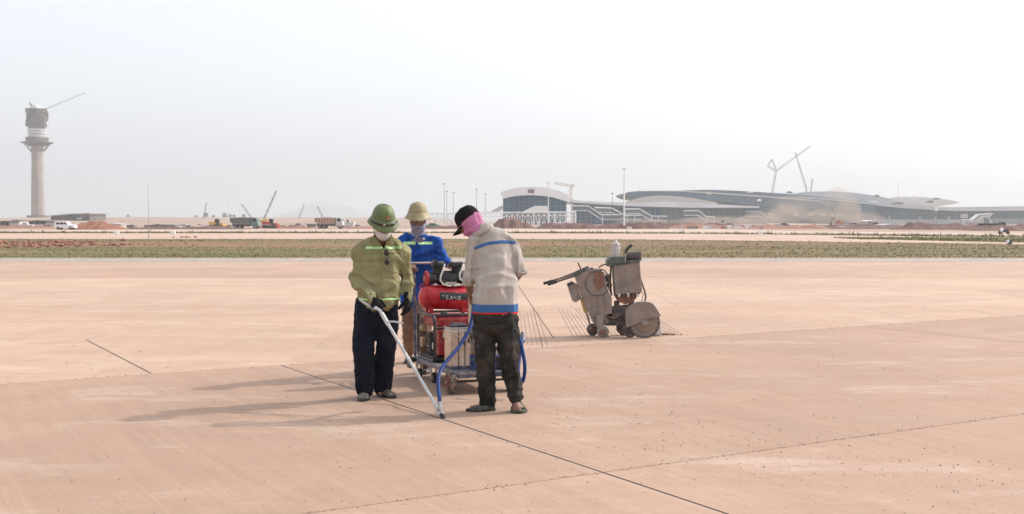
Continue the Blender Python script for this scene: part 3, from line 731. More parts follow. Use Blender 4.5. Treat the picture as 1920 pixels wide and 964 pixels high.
for (x0, x1, y0, y1) in ((1438, 1447, 398, 403.5), (1488, 1498, 399, 404.5), (1515, 1525.5, 399, 404.5), (1537, 1549.5, 399.5, 405.5), (1554.5, 1563, 399.5, 405.5), (1569, 1581, 399.5, 405.5), (1801.5, 1814.5, 401, 409)):
    shift(MB().prism(pl([(x0, y0), (x1, y0), (x1, y1), (x0, y1)], 1000.4), (0, .3, 0)), b2).build("wall_panel", M_WHITE, tt_)
for (x, y, w_, h_) in ((1645, 367, 4, 2), (1714, 370.5, 3.5, 3), (1745, 378, 6, 2), (1757, 372.5, 6, 1.5), (1331, 358.5, 4, 1.5), (1408, 359.5, 5, 1.5), (1481, 360.5, 5, 2), (1330, 362, 4, 2), (1405, 371.5, 5, 3), (1424, 375, 4, 2.5), (1756, 392, 3, 4), (1685, 381, 9, 2), (1640, 378, 8, 2)):
    shift(MB().prism(pl([(x - w_, y), (x - w_*.3, y - h_), (x + w_*.5, y - h_*.7), (x + w_, y), (x + w_, y + h_), (x - w_, y + h_)], 984 if x < 1500 else 991), (0, 4, 0)), b2).build("roof_unit", M_CONCT2 if int(x) % 2 else M_WHITE, tt_)

# ---- boarding bridges
def bridge(pts, posts, Y, label, ybot=420, thick=2.2, m=M_STEELW, gl=True):
    b0 = base(pts[0][0], Y); t = empty("boarding_bridge", b0, 0, label, "boarding bridge", "white boarding bridges along the terminals")
    top = pts; bot = [(x, y + thick) for x, y in pts]
    shift(wav(MB(), top, bot, Y, 6), b0).build("roof_beam", m, t)
    if gl:
        low = [(x, y + thick + 7) for x, y in pts]; shift(wav(MB(), bot, low, Y + 1, 4), b0).build("gallery", M_GLASSD, t)
    shift(wav(MB(), [(x, y + thick + 7) for x, y in pts], [(x, y + thick + 8.2) for x, y in pts], Y + .4, 5), b0).build("floor_beam", m, t)
    for x in posts: shift(MB().prism(pl([(x - .7, pts[-1][1] + 1), (x + .7, pts[-1][1] + 1), (x + .7, ybot), (x - .7, ybot)], Y + .8), (0, 1, 0)), b0).build("post", m, t)
bridge([(1074, 385), (1103, 385), (1128, 401.5), (1165, 401.5)], (1148, 1130), 760, "first white bent boarding bridge right of the arched terminal")
bridge([(1116, 388), (1148, 389), (1171, 402.5), (1202, 402.5)], (1190, 1176), 765, "second boarding bridge, crossing behind the tallest white mast")
bridge([(1173, 390.5), (1199, 390.5), (1222, 404), (1251, 404.5)], (1235, 1222), 770, "third boarding bridge, right of the tallest white mast")
bridge([(1284, 394), (1311, 394), (1323, 404.5), (1340, 406)], (1325, 1339), 790, "lone boarding bridge with steel frame left of the dust cloud")
bridge([(1402, 396), (1427, 396), (1438, 407.5), (1448, 408)], (1438, 1447), 800, "boarding bridge half hidden in brown dust", m=M_GREYROOF)
b0 = base(1830, 800); t = empty("boarding_bridge", b0, 0, "big grey boarding bridge stub at far right sloping up leftward to the glass", "boarding bridge", "white boarding bridges along the terminals")
up = [(1808, 411), (1824, 411), (1836, 401.5), (1863, 399.5)]
shift(wav(MB(), up, [(x, y + 2) for x, y in up], 798, 6), b0).build("roof_beam", M_STEELW, t)
shift(wav(MB(), [(1812, 415), (1832, 414), (1842, 406), (1860, 403)], [(1812, 416.5), (1832, 415.5), (1842, 407.5), (1860, 404.5)], 797, 6), b0).build("roof_beam", M_STEELW, t)
shift(MB().prism(pl([(1810, 413), (1826, 413), (1838, 404), (1858, 402), (1854, 419), (1856, 428), (1848, 428), (1846, 425), (1810, 425)], 800), (0, 8, 0)), b0).build("gallery", M_GREYROOF, t)
shift(MB().prism(pl([(1846, 409), (1853, 409), (1857, 428), (1848, 428)], 799.4), (0, .5, 0)), b0).build("opening", M_SOFFIT, t)
for x in (1809, 1822, 1858): shift(MB().prism(pl([(x - .7, 412), (x + .7, 412), (x + .7, 424), (x - .7, 424)], 799), (0, .5, 0)), b0).build("post", M_STEELW, t)

# ---- white steel truss frame in front of the arched terminal
YS = 500; b0 = base(960, YS); t = empty("steel_truss", b0, 0, "long white steel lattice frame in front of the arched terminal", "steel frame")
def bar(mb, a, b, Y, r): mb.tube([P(*a, Y), P(*b, Y)], r, 4)
for dy in (0, 9):
    for (y0, nm) in ((398, "top_beam"), (405, "rail_beam"), (418, "rail_beam")):
        mb = MB(); bar(mb, (800, y0 + 2.5), (940, y0 + .5), YS + dy, .24 if y0 < 400 else .16); bar(mb, (940, y0 + .5), (1080, y0 - .5), YS + dy, .26 if y0 < 400 else .16); shift(mb, b0).build(nm, M_STEELW, t)
for i in range(29):
    x = 800 + i * 10
    for dy in (0, 9):
        mb = MB(); bar(mb, (x, 399), (x, 424), YS + dy, .17); shift(mb, b0).build("post", M_STEELW, t)
mb = MB()
for i in range(56):
    x = 800 + i * 5; a, b = (399, 405) if i % 2 else (405, 399); bar(mb, (x, a), (x + 5, b), YS, .11)
    a, b = (405, 424) if i % 2 else (424, 405); bar(mb, (x, a), (x + 5, b), YS + 9, .1)
    if random.random() < .35: bar(mb, (x + random.random()*4, 407), (x + random.random()*4, 423), YS + 4, .12)
tag(shift(mb, b0).build("brace", M_STEELW, t), kind='stuff')
for x in (1079, 1040, 1001): shift(MB().prism(pl([(x - 1.1, 397), (x + 1.1, 397), (x + 1.1, 426), (x - 1.1, 426)], YS - 1), (0, .8, 0)), b0).build("column", M_STEELW, t)

# ---- low buildings and boundary structures
b0 = base(130, 760); t = empty("low_building", b0, 0, "long low brown building right of the control tower", "building")
shift(MB().prism(pl([(95, 405), (128, 402), (168, 400.5), (168, 421), (95, 421)], 760), (0, 30, 0)), b0).build("wall", M_CONCT2, t)
shift(MB().prism(pl([(94, 404), (128, 401), (169, 399.5), (169, 401.5), (128, 403), (94, 406)], 758), (0, 34, 0)), b0).build("roof", M_CONCT, t)
shift(MB().prism(pl([(144, 408.5), (154, 408.5), (154, 410.5), (144, 410.5)], 759.2), (0, .5, 0)), b0).build("sign_board", M_WHITE, t)
def shed(x0, x1, y0, y1, Y, label, m, m2, doors=0):
    b0 = base((x0 + x1) / 2, Y); t = empty("site_shed", b0, 0, label, "shed")
    shift(MB().prism(pl([(x0, y0 + 1.2), (x1, y0 + 1.2), (x1, y1), (x0, y1)], Y), (0, 8, 0)), b0).build("wall", m, t)
    shift(MB().prism(pl([(x0 - 1, y0 + 1.4), ((x0 + x1)/2, y0), (x1 + 1, y0 + 1.4), (x1 + 1, y0 + 2.2), (x0 - 1, y0 + 2.2)], Y - .6), (0, 9, 0)), b0).build("roof", m2, t)
    for k in range(doors):
        x = x0 + (x1 - x0) * (k + .5) / doors; shift(MB().prism(pl([(x - 1.6, y0 + 4), (x + 1.6, y0 + 4), (x + 1.6, y1 - 2), (x - 1.6, y1 - 2)], Y - .15), (0, .3, 0)), b0).build("door", M_WIN, t)
shed(0, 18, 414, 429, 440, "dark shed at the extreme left edge under the horizon", M_CONCT2, M_DARKM, 2)
shed(20, 36, 412, 428, 450, "light grey panelled shed left of the tower foot", M_GREYROOF, M_CONCT2, 2)
shed(54, 86, 413, 429, 430, "dark brown shed directly below the control tower", mat("brown_wall", (.16, .135, .12), .9), M_DARKM, 3)
shed(270, 328, 421, 430, 330, "long low grey shed right of the thin grey pole", M_GREYROOF, M_CONCT2, 5)
shed(190, 226, 419, 428, 420, "pale low shed behind the red earth mound", M_BEIGEROOF, M_GREYROOF, 3)
shed(1440, 1470, 420, 429, 420, "pale site hut under the brown dust", M_BEIGEROOF, M_GREYROOF, 2)
shed(1660, 1690, 420, 431, 300, "white site hut before the blue glass wall", M_WHITE, M_GREYROOF, 2)
shed(1625, 1650, 413, 429, 420, "grey frame hut beside the scaffolded wall edge", M_GREYROOF, M_WHITE, 2)

# ---- earth mounds
def mound(x0, x1, h, Y, label, m, dep=8, seed=0, yb=None):
    a, b = base(x0, Y), base(x1, Y); c = (a + b) / 2; L = (b - a).length
    mb = MB(); bm = mb.bm; nx = max(8, int((x1 - x0) / 2.2)); ny = 8; vv = []
    for i in range(nx + 1):
        row = []
        for j in range(ny + 1):
            u_ = i / nx; v_ = j / ny * 2 - 1
            e = min(1, math.sin(math.pi * u_) * 1.7) * max(0, 1 - v_ * v_)
            hh = h * e * (0.62 + .55 * noise.noise(Vector((u_ * L * .11 + seed, v_ * 1.3, seed * 3.1))) + .3 * noise.noise(Vector((u_ * L * .5, v_ * 4, seed))))
            row.append(bm.verts.new(((u_ - .5) * L, v_ * dep + noise.noise(Vector((u_ * 9, v_, seed))) * 1.2, max(-.1, hh) - .06)))
        vv.append(row)
    for i in range(nx):
        for j in range(ny): bm.faces.new((vv[i][j], vv[i+1][j], vv[i+1][j+1], vv[i][j+1]))
    o = mb.build("earth_mound", m, None, False); o.location = c; tag(o, label, "mound", "earth mounds along the far road"); return o
M_ORSOIL = earth_mat("orange_soil", (.22, .085, .045), (.27, .12, .07), .3)
for k, (x0, x1, h, Y, lb, m) in enumerate(((136, 232, 2.3, 262, "orange red mound right of the white car", M_ORSOIL), (225, 470, .9, 285, "long thin ridge of dark red soil right of the thin pole", M_DARKSOIL),
        (918, 1004, 3.3, 330, "dark red heap behind the man with the pink hood", M_DARKSOIL), (1000, 1130, 2.0, 300, "dark soil bank below the steel lattice frame", M_DARKSOIL),
        (1115, 1250, 2.2, 300, "soil bank below the first boarding bridges", M_DARKSOIL), (1245, 1400, 1.6, 320, "broken soil bank below the lone boarding bridge", M_SOIL),
        (1390, 1560, 1.3, 300, "low uneven soil bank under the dust cloud", M_SOIL), (1550, 1720, 1.2, 290, "low soil bank under the scaffolded wall edge", M_DARKSOIL),
        (1680, 1830, 2.0, 262, "soil bank under the blue glass wall", M_DARKSOIL), (1815, 1990, 1.6, 225, "soil bank at the far right edge", M_DARKSOIL),
        (640, 740, 1.0, 320, "low soil ridge right of the brown dump truck", M_SOIL), (470, 600, .8, 330, "low soil ridge between the two dump trucks", M_ORSOIL), (-40, 110, 1.2, 330, "low soil ridge at the tower foot", M_SOIL), (1000, 1480, 1.7, 345, "long dark red bank behind the nearer soil banks, centre to dust cloud", M_DARKSOIL), (1470, 1990, 1.6, 330, "long dark red bank below the main terminal's glass wall", M_DARKSOIL), (780, 930, 1.1, 300, "dark low bank under the left end of the steel lattice", M_DARKSOIL))):
    mound(x0, x1, h, Y, lb, m, seed=k * 1.7)
# rubble, formwork and stacked material along the site edge
def heaps(name, label, px, Y, n, mats_, smin, smax):
    for q, m in enumerate(mats_):
        mb = MB()
        for i in range(n if q < 3 else n // 4):
            x = random.uniform(*px); y_ = random.uniform(*Y); c = base(x, y_); s_ = random.uniform(smin, smax)
            mb.box((c.x, c.y, s_ * .35), (s_ * random.uniform(.6, 3), s_, s_ * random.uniform(.5, 1.1)), random.uniform(-.4, .4))
        tag(mb.build(name, m), label + (" in %s" % ("white", "brown", "grey", "red")[q]), None, None, 'stuff')
heaps("building_material", "scattered stacks of building material along the far site", (1090, 1900), (290, 400), 85, (M_WHITE, M_CONCT, M_GREYROOF, M_RED), .35, 1.2)
heaps("site_debris", "scattered formwork and blocks on the far left site", (-20, 760), (330, 600), 55, (M_BEIGEROOF, M_CONCT2, M_GREYROOF), .4, 1.5)

# ---- vehicles
def wheel_far(par, x, y, r, wd=.35):
    o = MB().disc((x, y - wd/2, r), (0, 1, 0), [(0, r * .85), (.05, r), (wd - .05, r), (wd, r * .85)], 16).build("wheel", M_TYRE, par, True)
    MB().disc((x, y - wd/2 - .02, r), (0, 1, 0), [(0, r * .45), (wd + .04, r * .45)], 12).build("rim", M_STEELG, o)
def place(t, px, Y, rz): p = base(px, Y); t.location = p; t.rotation_euler = (0, 0, rz)
t = empty("parked_car", (0, 0, 0), 0, "white off-road car driving along the far road at left", "car")
mb = MB(); side = [(-2.3, .45), (-2.32, 1.0), (-2.2, 1.15), (-1.95, 1.78), (.35, 1.8), (1.0, 1.2), (2.15, 1.05), (2.35, .85), (2.35, .45)]
mb.prism([(x, -.9, z) for x, z in side], (0, 1.8, 0)); mb.build("body", M_WHITE, t, bevel=.06)
for (a, b) in ((-1.85, -1.05), (-.95, -.1), (0, .72)):
    MB().prism([(a, -.915, 1.2), (b, -.915, 1.2), (min(b, .45) if b > .5 else b, -.915, 1.65), (a + (.08 if a < -1.5 else 0), -.915, 1.65)], (0, 1.83, 0)).build("window", M_WIN, t)
for x in (-1.4, 1.45):
    for y in (-.8, .8): wheel_far(t, x, y, .38, .25)
MB().bx(2.3, 2.38, -.75, -.45, .75, .9).build("headlight", M_STEELG, t); MB().bx(2.3, 2.38, .45, .75, .75, .9).build("headlight", M_STEELG, t)
place(t, 123, 252, -.06)
def dump_truck(px, Y, mb_col, cabcol, label, rz):
    t = empty("dump_truck", (0, 0, 0), 0, label, "dump truck", "dump trucks on the far road")
    mb = MB(); mb.prism([(-3.9, -1.2, 2.9), (-4.05, -1.2, 2.0), (-3.2, -1.2, 1.25), (1.45, -1.2, 1.25), (1.6, -1.2, 2.85)], (0, 2.4, 0)); o = mb.build("dump_bed", mb_col, t)
    mb = MB()
    for k in range(7): mb.bx(-3.1 + k * .72, -3.0 + k * .72, -1.27, -1.19, 1.3, 2.8)
    mb.bx(-3.9, 1.6, -1.28, -1.18, 2.78, 2.92); mb.build("bed_rib", cabcol, o)
    mb = MB(); mb.bx(-3.6, 3.4, -.5, .5, .75, 1.2); mb.build("chassis", M_DARKM, t)
    mb = MB(); mb.prism([(1.75, -1.2, .75), (1.75, -1.2, 2.95), (3.05, -1.2, 2.95), (3.5, -1.2, 1.9), (3.55, -1.2, .6), (3.0, -1.2, .55)], (0, 2.4, 0)); cb = mb.build("cab", cabcol, t, bevel=.05)
    MB().prism([(2.1, -1.22, 1.95), (3.2, -1.22, 1.95), (2.95, -1.22, 2.7), (2.1, -1.22, 2.7)], (0, 2.44, 0)).build("window", M_WIN, cb)
    MB().prism([(3.515, -1.0, 1.95), (3.13, -1.0, 2.8), (3.10, -1.0, 2.8), (3.46, -1.0, 1.95)], (0, 2.0, 0)).build("windscreen", M_WIN, cb)
    MB().bx(3.5, 3.6, -1.1, 1.1, .55, .95).build("bumper", M_DARKM, t)
    for x in (-2.7, -1.35, 2.75):
        for y in (-1.0, 1.0): wheel_far(t, x, y, .52, .4)
    mb = MB(); mb.ball((-1, 0, 2.8), (2.4, 1.05, .28), 12); mb.build("load", M_SOIL, t)
    place(t, px, Y, rz)
M_TRG = mat("grey_green_paint", (.13, .145, .13), .6, scale=1, dust=.4); M_TRGC = mat("green_cab_paint", (.16, .24, .23), .5, scale=1, dust=.3)
M_TRB = mat("rusty_bed_paint", (.38, .21, .13), .7, scale=1, dust=.4); M_TRW = mat("white_cab_paint", (.55, .53, .5), .5, scale=1, dust=.3)
dump_truck(461, 298, M_TRG, M_TRGC, "grey green dump truck facing right on the far road", -.05)
dump_truck(619, 300, M_TRB, M_TRW, "rusty brown dump truck with white cab facing right", -.05)
def digger(px, Y, label, m, rz=0, name="excavator", reach=1):
    t = empty(name, (0, 0, 0), 0, label, "excavator" if name == "excavator" else "bulldozer")
    for y in (-1.1, 1.1): MB().prism([(-1.7, y - .3, 0), (-2.0, y - .3, .45), (-1.6, y - .3, .9), (1.6, y - .3, .9), (2.0, y - .3, .45), (1.7, y - .3, 0)], (0, .6, 0)).build("track", M_DARKM, t)
    mb = MB(); mb.bx(-1.9, .6, -1.2, 1.2, 1.0, 1.9); mb.build("body", m, t, bevel=.1)
    mb = MB(); mb.bx(.0, 1.2, -1.2, -.1, 1.0, 2.7); c = mb.build("cab", m if name == "excavator" else M_DARKM, t, bevel=.08)
    MB().bx(.15, 1.05, -1.22, -.08, 1.8, 2.5).build("window", M_WIN, c)
    if name == "excavator":
        MB().tube([(.9, .3, 1.4), (2.4, .3, 3.4), (4.0, .3, 3.1)], .22, 6).build("boom", m, t); MB().tube([(4.0, .3, 3.1), (4.6, .3, 1.2)], .18, 6).build("arm", m, t)
        MB().prism([(4.2, 0, 1.2), (5.0, 0, 1.2), (4.9, 0, .4), (4.3, 0, .3)], (0, .8, 0)).build("bucket", M_DARKM, t)
    else:
        MB().prism([(2.3, -1.7, .1), (2.5, -1.7, 1.2), (2.7, -1.7, 1.2), (2.5, -1.7, .1)], (0, 3.4, 0)).build("blade", m, t); MB().bx(.8, 2.3, -.7, .7, .9, 1.5).build("engine_hood", m, t, bevel=.1)
    place(t, px, Y, rz)
digger(405, 330, "small yellow bulldozer left of the grey dump truck", M_YELLOW, -.1, "bulldozer")
digger(505, 320, "red tractor crawler right of the grey dump truck", M_RED, .05, "bulldozer")
digger(655, 400, "white and orange excavator right of the brown dump truck", M_TRW, 3.0)
digger(975, 420, "orange excavator with its arm low behind the man in grey", M_ORANGE, 3.2)
digger(948, 440, "second orange machine left of the orange excavator, near the heap", M_ORANGE, .2, "bulldozer")
digger(1573, 430, "brown excavator standing in the dust near the scaffold", mat("dusty_brown_paint", (.4, .2, .12), .7), 1.9)
digger(1350, 430, "pale excavator at the left edge of the dust cloud", M_BEIGEROOF, .3)
def small_car(px, Y, label, m, rz=0):
    t = empty("parked_car", (0, 0, 0), 0, label, "car")
    MB().prism([(-2.1, -.85, .35), (-2.15, -.85, .9), (-1.4, -.85, 1.0), (-.9, -.85, 1.45), (.6, -.85, 1.45), (1.2, -.85, 1.0), (2.1, -.85, .85), (2.15, -.85, .35)], (0, 1.7, 0)).build("body", m, t, bevel=.05)
    MB().prism([(-1.2, -.87, 1.0), (-.82, -.87, 1.38), (.55, -.87, 1.38), (1.02, -.87, 1.0)], (0, 1.74, 0)).build("window", M_WIN, t)
    for x in (-1.3, 1.3):
        for y in (-.75, .75): wheel_far(t, x, y, .32, .2)
    place(t, px, Y, rz)
small_car(1600, 370, "dark car on the far road below the scaffold", M_DARKM, .1)
small_car(1640, 360, "black car just left of the white site hut", M_DARKM, -.1)
small_car(1470, 400, "dark car near the pale site hut in the dust", M_DARKM, 0)
small_car(1710, 380, "white car parked beneath the blue glass wall", M_WHITE, .1)
small_car(48, 420, "small white car beside the shed left of the tower foot", M_WHITE, .1)
small_car(1306, 330, "red car under the lone boarding bridge", M_RED, .1)
small_car(812, 330, "green car below the left end of the steel lattice", mat("green_paint", (.08, .25, .12), .5), 0)
# flatbed lorry at right
t = empty("flatbed_lorry", (0, 0, 0), 0, "grey green flatbed lorry at far right behind the motorcycle", "lorry")
MB().bx(-4.2, 2.2, -1.15, 1.15, .95, 1.25).build("flatbed", M_TRG, t); MB().bx(-4.0, 3.4, -.45, .45, .6, .93).build("chassis", M_DARKM, t)
cb = MB().prism([(2.3, -1.1, .7), (2.3, -1.1, 2.3), (3.3, -1.1, 2.3), (3.9, -1.1, 1.5), (3.95, -1.1, .6)], (0, 2.2, 0)).build("cab", M_TRG, t, bevel=.06)
MB().prism([(2.6, -1.12, 1.5), (3.6, -1.12, 1.5), (3.25, -1.12, 2.1), (2.6, -1.12, 2.1)], (0, 2.24, 0)).build("window", M_WIN, cb)
for x in (-3.2, -2.1, 3.1):
    for y in (-.95, .95): wheel_far(t, x, y, .46, .35)
mb = MB()
for k in range(9): mb.box((-3.8 + k*.65, random.uniform(-.4, .4), 1.25 + .3), (.5, 1.2, random.uniform(.3, .9)))
mb.build("load", M_DARKM, t); place(t, 1860, 262, -.03); t.scale = (.78, .78, .78)
# motorcycle
t = empty("motorcycle", (0, 0, 0), 0, "small motorcycle with white fairing on the far right road", "motorcycle")
for x in (-.55, .6): MB().disc((x, -.06, .29), (0, 1, 0), [(0, .24), (.02, .29), (.1, .29), (.12, .24)], 16).build("wheel", M_TYRE, t)
MB().prism([(-.35, -.14, .35), (-.6, -.14, .72), (-.1, -.14, .78), (.15, -.14, .6), (.45, -.14, .95), (.55, -.14, .85), (.35, -.14, .35)], (0, .28, 0)).build("body", M_DARKM, t, bevel=.03)
MB().prism([(.2, -.2, .4), (.12, -.2, .8), (.38, -.2, 1.12), (.6, -.2, .9), (.45, -.2, .4)], (0, .4, 0)).build("fairing", M_WHITE, t, bevel=.04)
MB().prism([(-.7, -.13, .73), (-.1, -.13, .79), (-.1, -.13, .87), (-.7, -.13, .83)], (0, .26, 0)).build("seat", M_DARKM, t); MB().tube([(.3, -.35, 1.08), (.42, 0, 1.02), (.3, .35, 1.08)], .02, 6).build("handlebar", M_DARKM, t)
place(t, 1883, 150, 2.6); t.scale = (.85, .85, .85)
# runway edge light and markers
t = empty("marker_light", base(1893, 81), 0, "squat white and black taxiway light at the right grass edge", "marker light")
MB().disc((0, 0, 0), (0, 0, 1), [(0, .16), (.12, .15), (.16, .1)], 14).build("foot", M_DARKM, t, True); MB().disc((-.1, 0, .05), (0, 0, 1), [(0, .1), (.2, .11), (.27, .07)], 14).build("lens", M_WHITE, t, True); MB().disc((.1, 0, .05), (0, 0, 1), [(0, .12), (.24, .11), (.28, .06)], 14).build("housing", M_DARKM, t, True)
for (px, py, lb) in ((219, 439, "left white marker block on the grass verge near the thin pole"), (325, 439, "white marker block on the verge right of the thin pole"), (1426, 440, "white marker block on the verge below the dust cloud")):
    p = G(px, py); mb = MB(); mb.bx(-.3, .3, -.15, .15, -.03, .42); o = mb.build("marker_block", M_WHITE, None, bevel=.04); o.location = (p.x, p.y, .02); tag(o, lb, "marker", "white marker blocks on the verge")

# ---- far trees
def far_tree(px, Y, h, label):
    b0 = base(px, Y); z0 = hfun(b0.x, Y) - .3; t = empty("tree", (b0.x, Y, z0), 0, label, "tree", "far trees on the skyline")
    MB().tube([(0, 0, -1), (0, 0, h * .6)], [h * .04, h * .02], 6).build("trunk", M_CONCT2, t)
    mb = MB()
    for i in range(130):
        a = random.random() * 6.28; r_ = h * .38 * math.sqrt(random.random()); zz = h * (.35 + .6 * random.random()); k = 1 - abs(zz / h - .62)
        c = Vector((r_ * k * math.cos(a), r_ * k * math.sin(a), zz)); s = h * .09 * random.uniform(.6, 1.4)
        d1 = Vector((random.gauss(0, 1), random.gauss(0, 1), random.gauss(0, 1))).normalized() * s; d2 = Vector((random.gauss(0, 1), random.gauss(0, 1), random.gauss(0, 1))).normalized() * s
        mb.bm.faces.new([mb.bm.verts.new(c + d1), mb.bm.verts.new(c + d2), mb.bm.verts.new(c - d1), mb.bm.verts.new(c - d2)])
    mb.build("crown", M_TREE, t)
M_TREE = mat("tree_green", (.06, .075, .04), .9, scale=.3, var=.4)
for i, (px, h, lb) in enumerate(((386, 17, "narrow far tree under the leftmost boom crane"), (400, 11, "low far tree left of the pair of round trees"), (421, 18, "left round tree of the clump above the yellow bulldozer"), (430, 16, "second round tree of the clump above the yellow bulldozer"), (438, 13, "right low tree of the clump above the grey truck bed"), (457, 14, "single far tree above the grey dump truck"), (367, 12, "leftmost low far tree on the skyline"), (240, 12, "lone far tree between the low building and the thin pole"))):
    far_tree(px, 1800 + i * 17, h * .62, lb)

# ---- drifting dust behind the soil bank: separate plumes of suspended earth
def dust(px0, py0, w_, h_, Y, dens, label):
    c = P(px0, py0, Y); mb = MB(); mb.ball((0, 0, 0), (w_ / F * Y, 14, h_ / F * Y), 24)
    for vv in mb.bm.verts: vv.co += vv.co * (.35 * noise.noise(vv.co * .12 + Vector((px0, 0, 0))) )
    m = bpy.data.materials.new("dust"); m.use_nodes = True; nt = m.node_tree
    for n in list(nt.nodes):
        if n.type == 'BSDF_PRINCIPLED': nt.nodes.remove(n)
    pv = nt.nodes.new('ShaderNodeVolumePrincipled'); pv.inputs['Density'].default_value = dens * 1.5; pv.inputs['Color'].default_value = (.84, .68, .56, 1)
    nt.links.new(pv.outputs[0], nt.nodes['Material Output'].inputs['Volume'])
    o = mb.build("dust_cloud", m); o.location = (c.x, c.y, max(c.z, .3)); tag(o, label, None, None, 'stuff')
for a in ((1475, 402, 36, 20, 560, .022), (1425, 412, 45, 12, 520, .024), (1592, 396, 22, 24, 640, .035), (1570, 372, 26, 22, 660, .016), (1545, 406, 45, 14, 600, .018), (1340, 415, 80, 9, 480, .022), (1592, 362, 22, 34, 680, .003), (1500, 385, 60, 20, 700, .008), (1620, 410, 40, 12, 620, .02), (1210, 416, 60, 7, 640, .012)):
    dust(*a, "brown dust drifting in front of the main terminal")
# ================================================================= CART AND MACHINES
M_NAVY = mat("navy_paint", (.035, .05, .10), .5, scale=8, var=.3, dust=.45)
M_FRAME = mat("black_frame_paint", (.03, .03, .033), .4, scale=8, var=.3, dust=.3)
M_DECK = mat("grey_blue_steel", (.13, .155, .20), .5, .2, scale=8, dust=.5)
M_REDT = mat("red_gloss_paint", (.46, .012, .022), .3, scale=6, var=.15, dust=.2)
M_REDM = mat("red_engine_paint", (.34, .015, .02), .45, scale=8, var=.2, dust=.35)
M_STAIN = mat("stainless_steel", (.50, .45, .40), .3, .95, scale=5, var=.2, dust=.18, dustc=(.5, .38, .28))
M_ALU = mat("cast_aluminium", (.5, .47, .43), .45, .6, scale=20, var=.2, dust=.3)
M_BLACK = mat("black_plastic", (.022, .022, .024), .45, scale=10, var=.3, dust=.25)
M_BLUEP = mat("blue_paint", (.03, .07, .22), .45, scale=8, var=.2, dust=.4)
M_RUB = mat("tyre_rubber_near", (.075, .066, .06), .85, scale=12, var=.3, dust=.6)
M_HOSEW = mat("white_tube", (.62, .60, .55), .4, scale=10, var=.1)
CO = Vector((-.507, 10.0, 0)); CR = R(21.1)
CM = Matrix.Translation(CO) @ Matrix.Rotation(CR, 4, 'Z')
def cp(x, y, z): return CM @ Vector((x, y, z))
M_RIMR = mat("dull_red_rim", (.20, .02, .025), .6, dust=.4)
t = empty("trolley", CO, CR, "blue grey steel trolley with two rubber wheels carrying the red machines", "cart")
MB().bx(.02, .50, .02, 1.28, .19, .205).build("deck", M_DECK, t)
for x in (0.0, .52): MB().bx(x - .02, x + .02, 0, 1.3, .165, .21, .004).build("side_rail", M_DECK, t)
for y in (0, .45, .85, 1.3): MB().bx(.0215, .4985, y - .018, y + .018, .15, .188).build("cross_rail", M_NAVY, t)
def wheel(par, x, y, r, wd, m_rim):
    o = MB().disc((x - wd/2, y, r), (1, 0, 0), [(0, r*.62), (.004, r*.8), (.014, r*.97), (wd*.35, r), (wd*.65, r), (wd - .014, r*.97), (wd - .004, r*.8), (wd, r*.62)], 36).build("wheel", M_RUB, par, True)
    mb = MB(); mb.disc((x - wd/2 - .006, y, r), (1, 0, 0), [(0, r*.2), (.003, r*.25), (.006, r*.52), (0.001, r*.6), (.012, r*.64), (wd, r*.64), (wd+.008, r*.25)], 28); mb.build("rim", m_rim, o, True)
    mb = MB(); mb.cyl((x - wd/2 - .02, y, r), (x + wd/2 + .02, y, r), r*.13, 12)
    for k in range(5): a = k*1.2566; mb.cyl((x - wd/2 - .008, y + math.cos(a)*r*.36, r + math.sin(a)*r*.36), (x - wd/2, y + math.cos(a)*r*.36, r + math.sin(a)*r*.36), r*.05, 8)
    mb.build("hub", M_ALU, o)
    tr = MB()
    for k in range(26):
        a = k * 2 * math.pi / 26; tr.box((x, y + math.cos(a)*r*.995, r + math.sin(a)*r*.995), (wd*.8, .009, .006), Matrix.Rotation(a - math.pi/2, 4, 'X'))
    tr.build("tread", M_RUB, o)
for x in (-.02, .56): wheel(t, x, .08, .107, .062, M_RIMR)
MB().cyl((-.05, .08, .107), (.59, .08, .107), .011, 10).build("axle", M_FRAME, t)
for (x, y) in ((.04, .80), (.0, 1.14), (.5, .80), (.5, 1.14)):
    c = MB(); c.disc((x - .015, y, .052), (1, 0, 0), [(0, .046), (.004, .052), (.026, .052), (.03, .046)], 24); w_ = c.build("caster", M_BLACK, t, True)
    MB().disc((x - .02, y, .052), (1, 0, 0), [(0, .022), (.04, .022)], 16).build("hub", M_ALU, w_)
    MB().prism([(x - .03, y - .02, .15), (x - .03, y + .04, .15), (x - .03, y + .012, .04), (x - .03, y - .012, .04)], (.008, 0, 0)).prism([(x + .022, y - .02, .15), (x + .022, y + .04, .15), (x + .022, y + .012, .04), (x + .022, y - .012, .04)], (.008, 0, 0)).bx(x - .035, x + .035, y - .03, y + .05, .15, .158).build("fork", M_ALU, w_)
for x in (0, .5): MB().tube([(x, 1.3, .2), (x, 1.315, .6), (x, 1.33, 1.12), (x + (.012 if x == 0 else -.012), 1.33, 1.14)], .016, 10).build("handle_post", M_NAVY, t, True)
MB().cyl((-.06, 1.33, 1.145), (.56, 1.33, 1.145), .013, 12).build("handle_bar", M_STAIN, t, True)
MB().cyl((0.016, 1.32, .75), (.484, 1.32, .75), .011, 10).build("brace", M_NAVY, t, True)
MB().bx(-.07, .06, 1.2, 1.34, .16, .2).bx(-.09, -.05, 1.2, 1.3, .1, .18).build("foot_pedal", M_FRAME, t)
MB().cyl((.56, .02, .16), (.56, .02, .52), .012, 10).cyl((.44, .02, .52), (.56, .02, .52), .011, 10).build("hose_hook", M_NAVY, t, True)

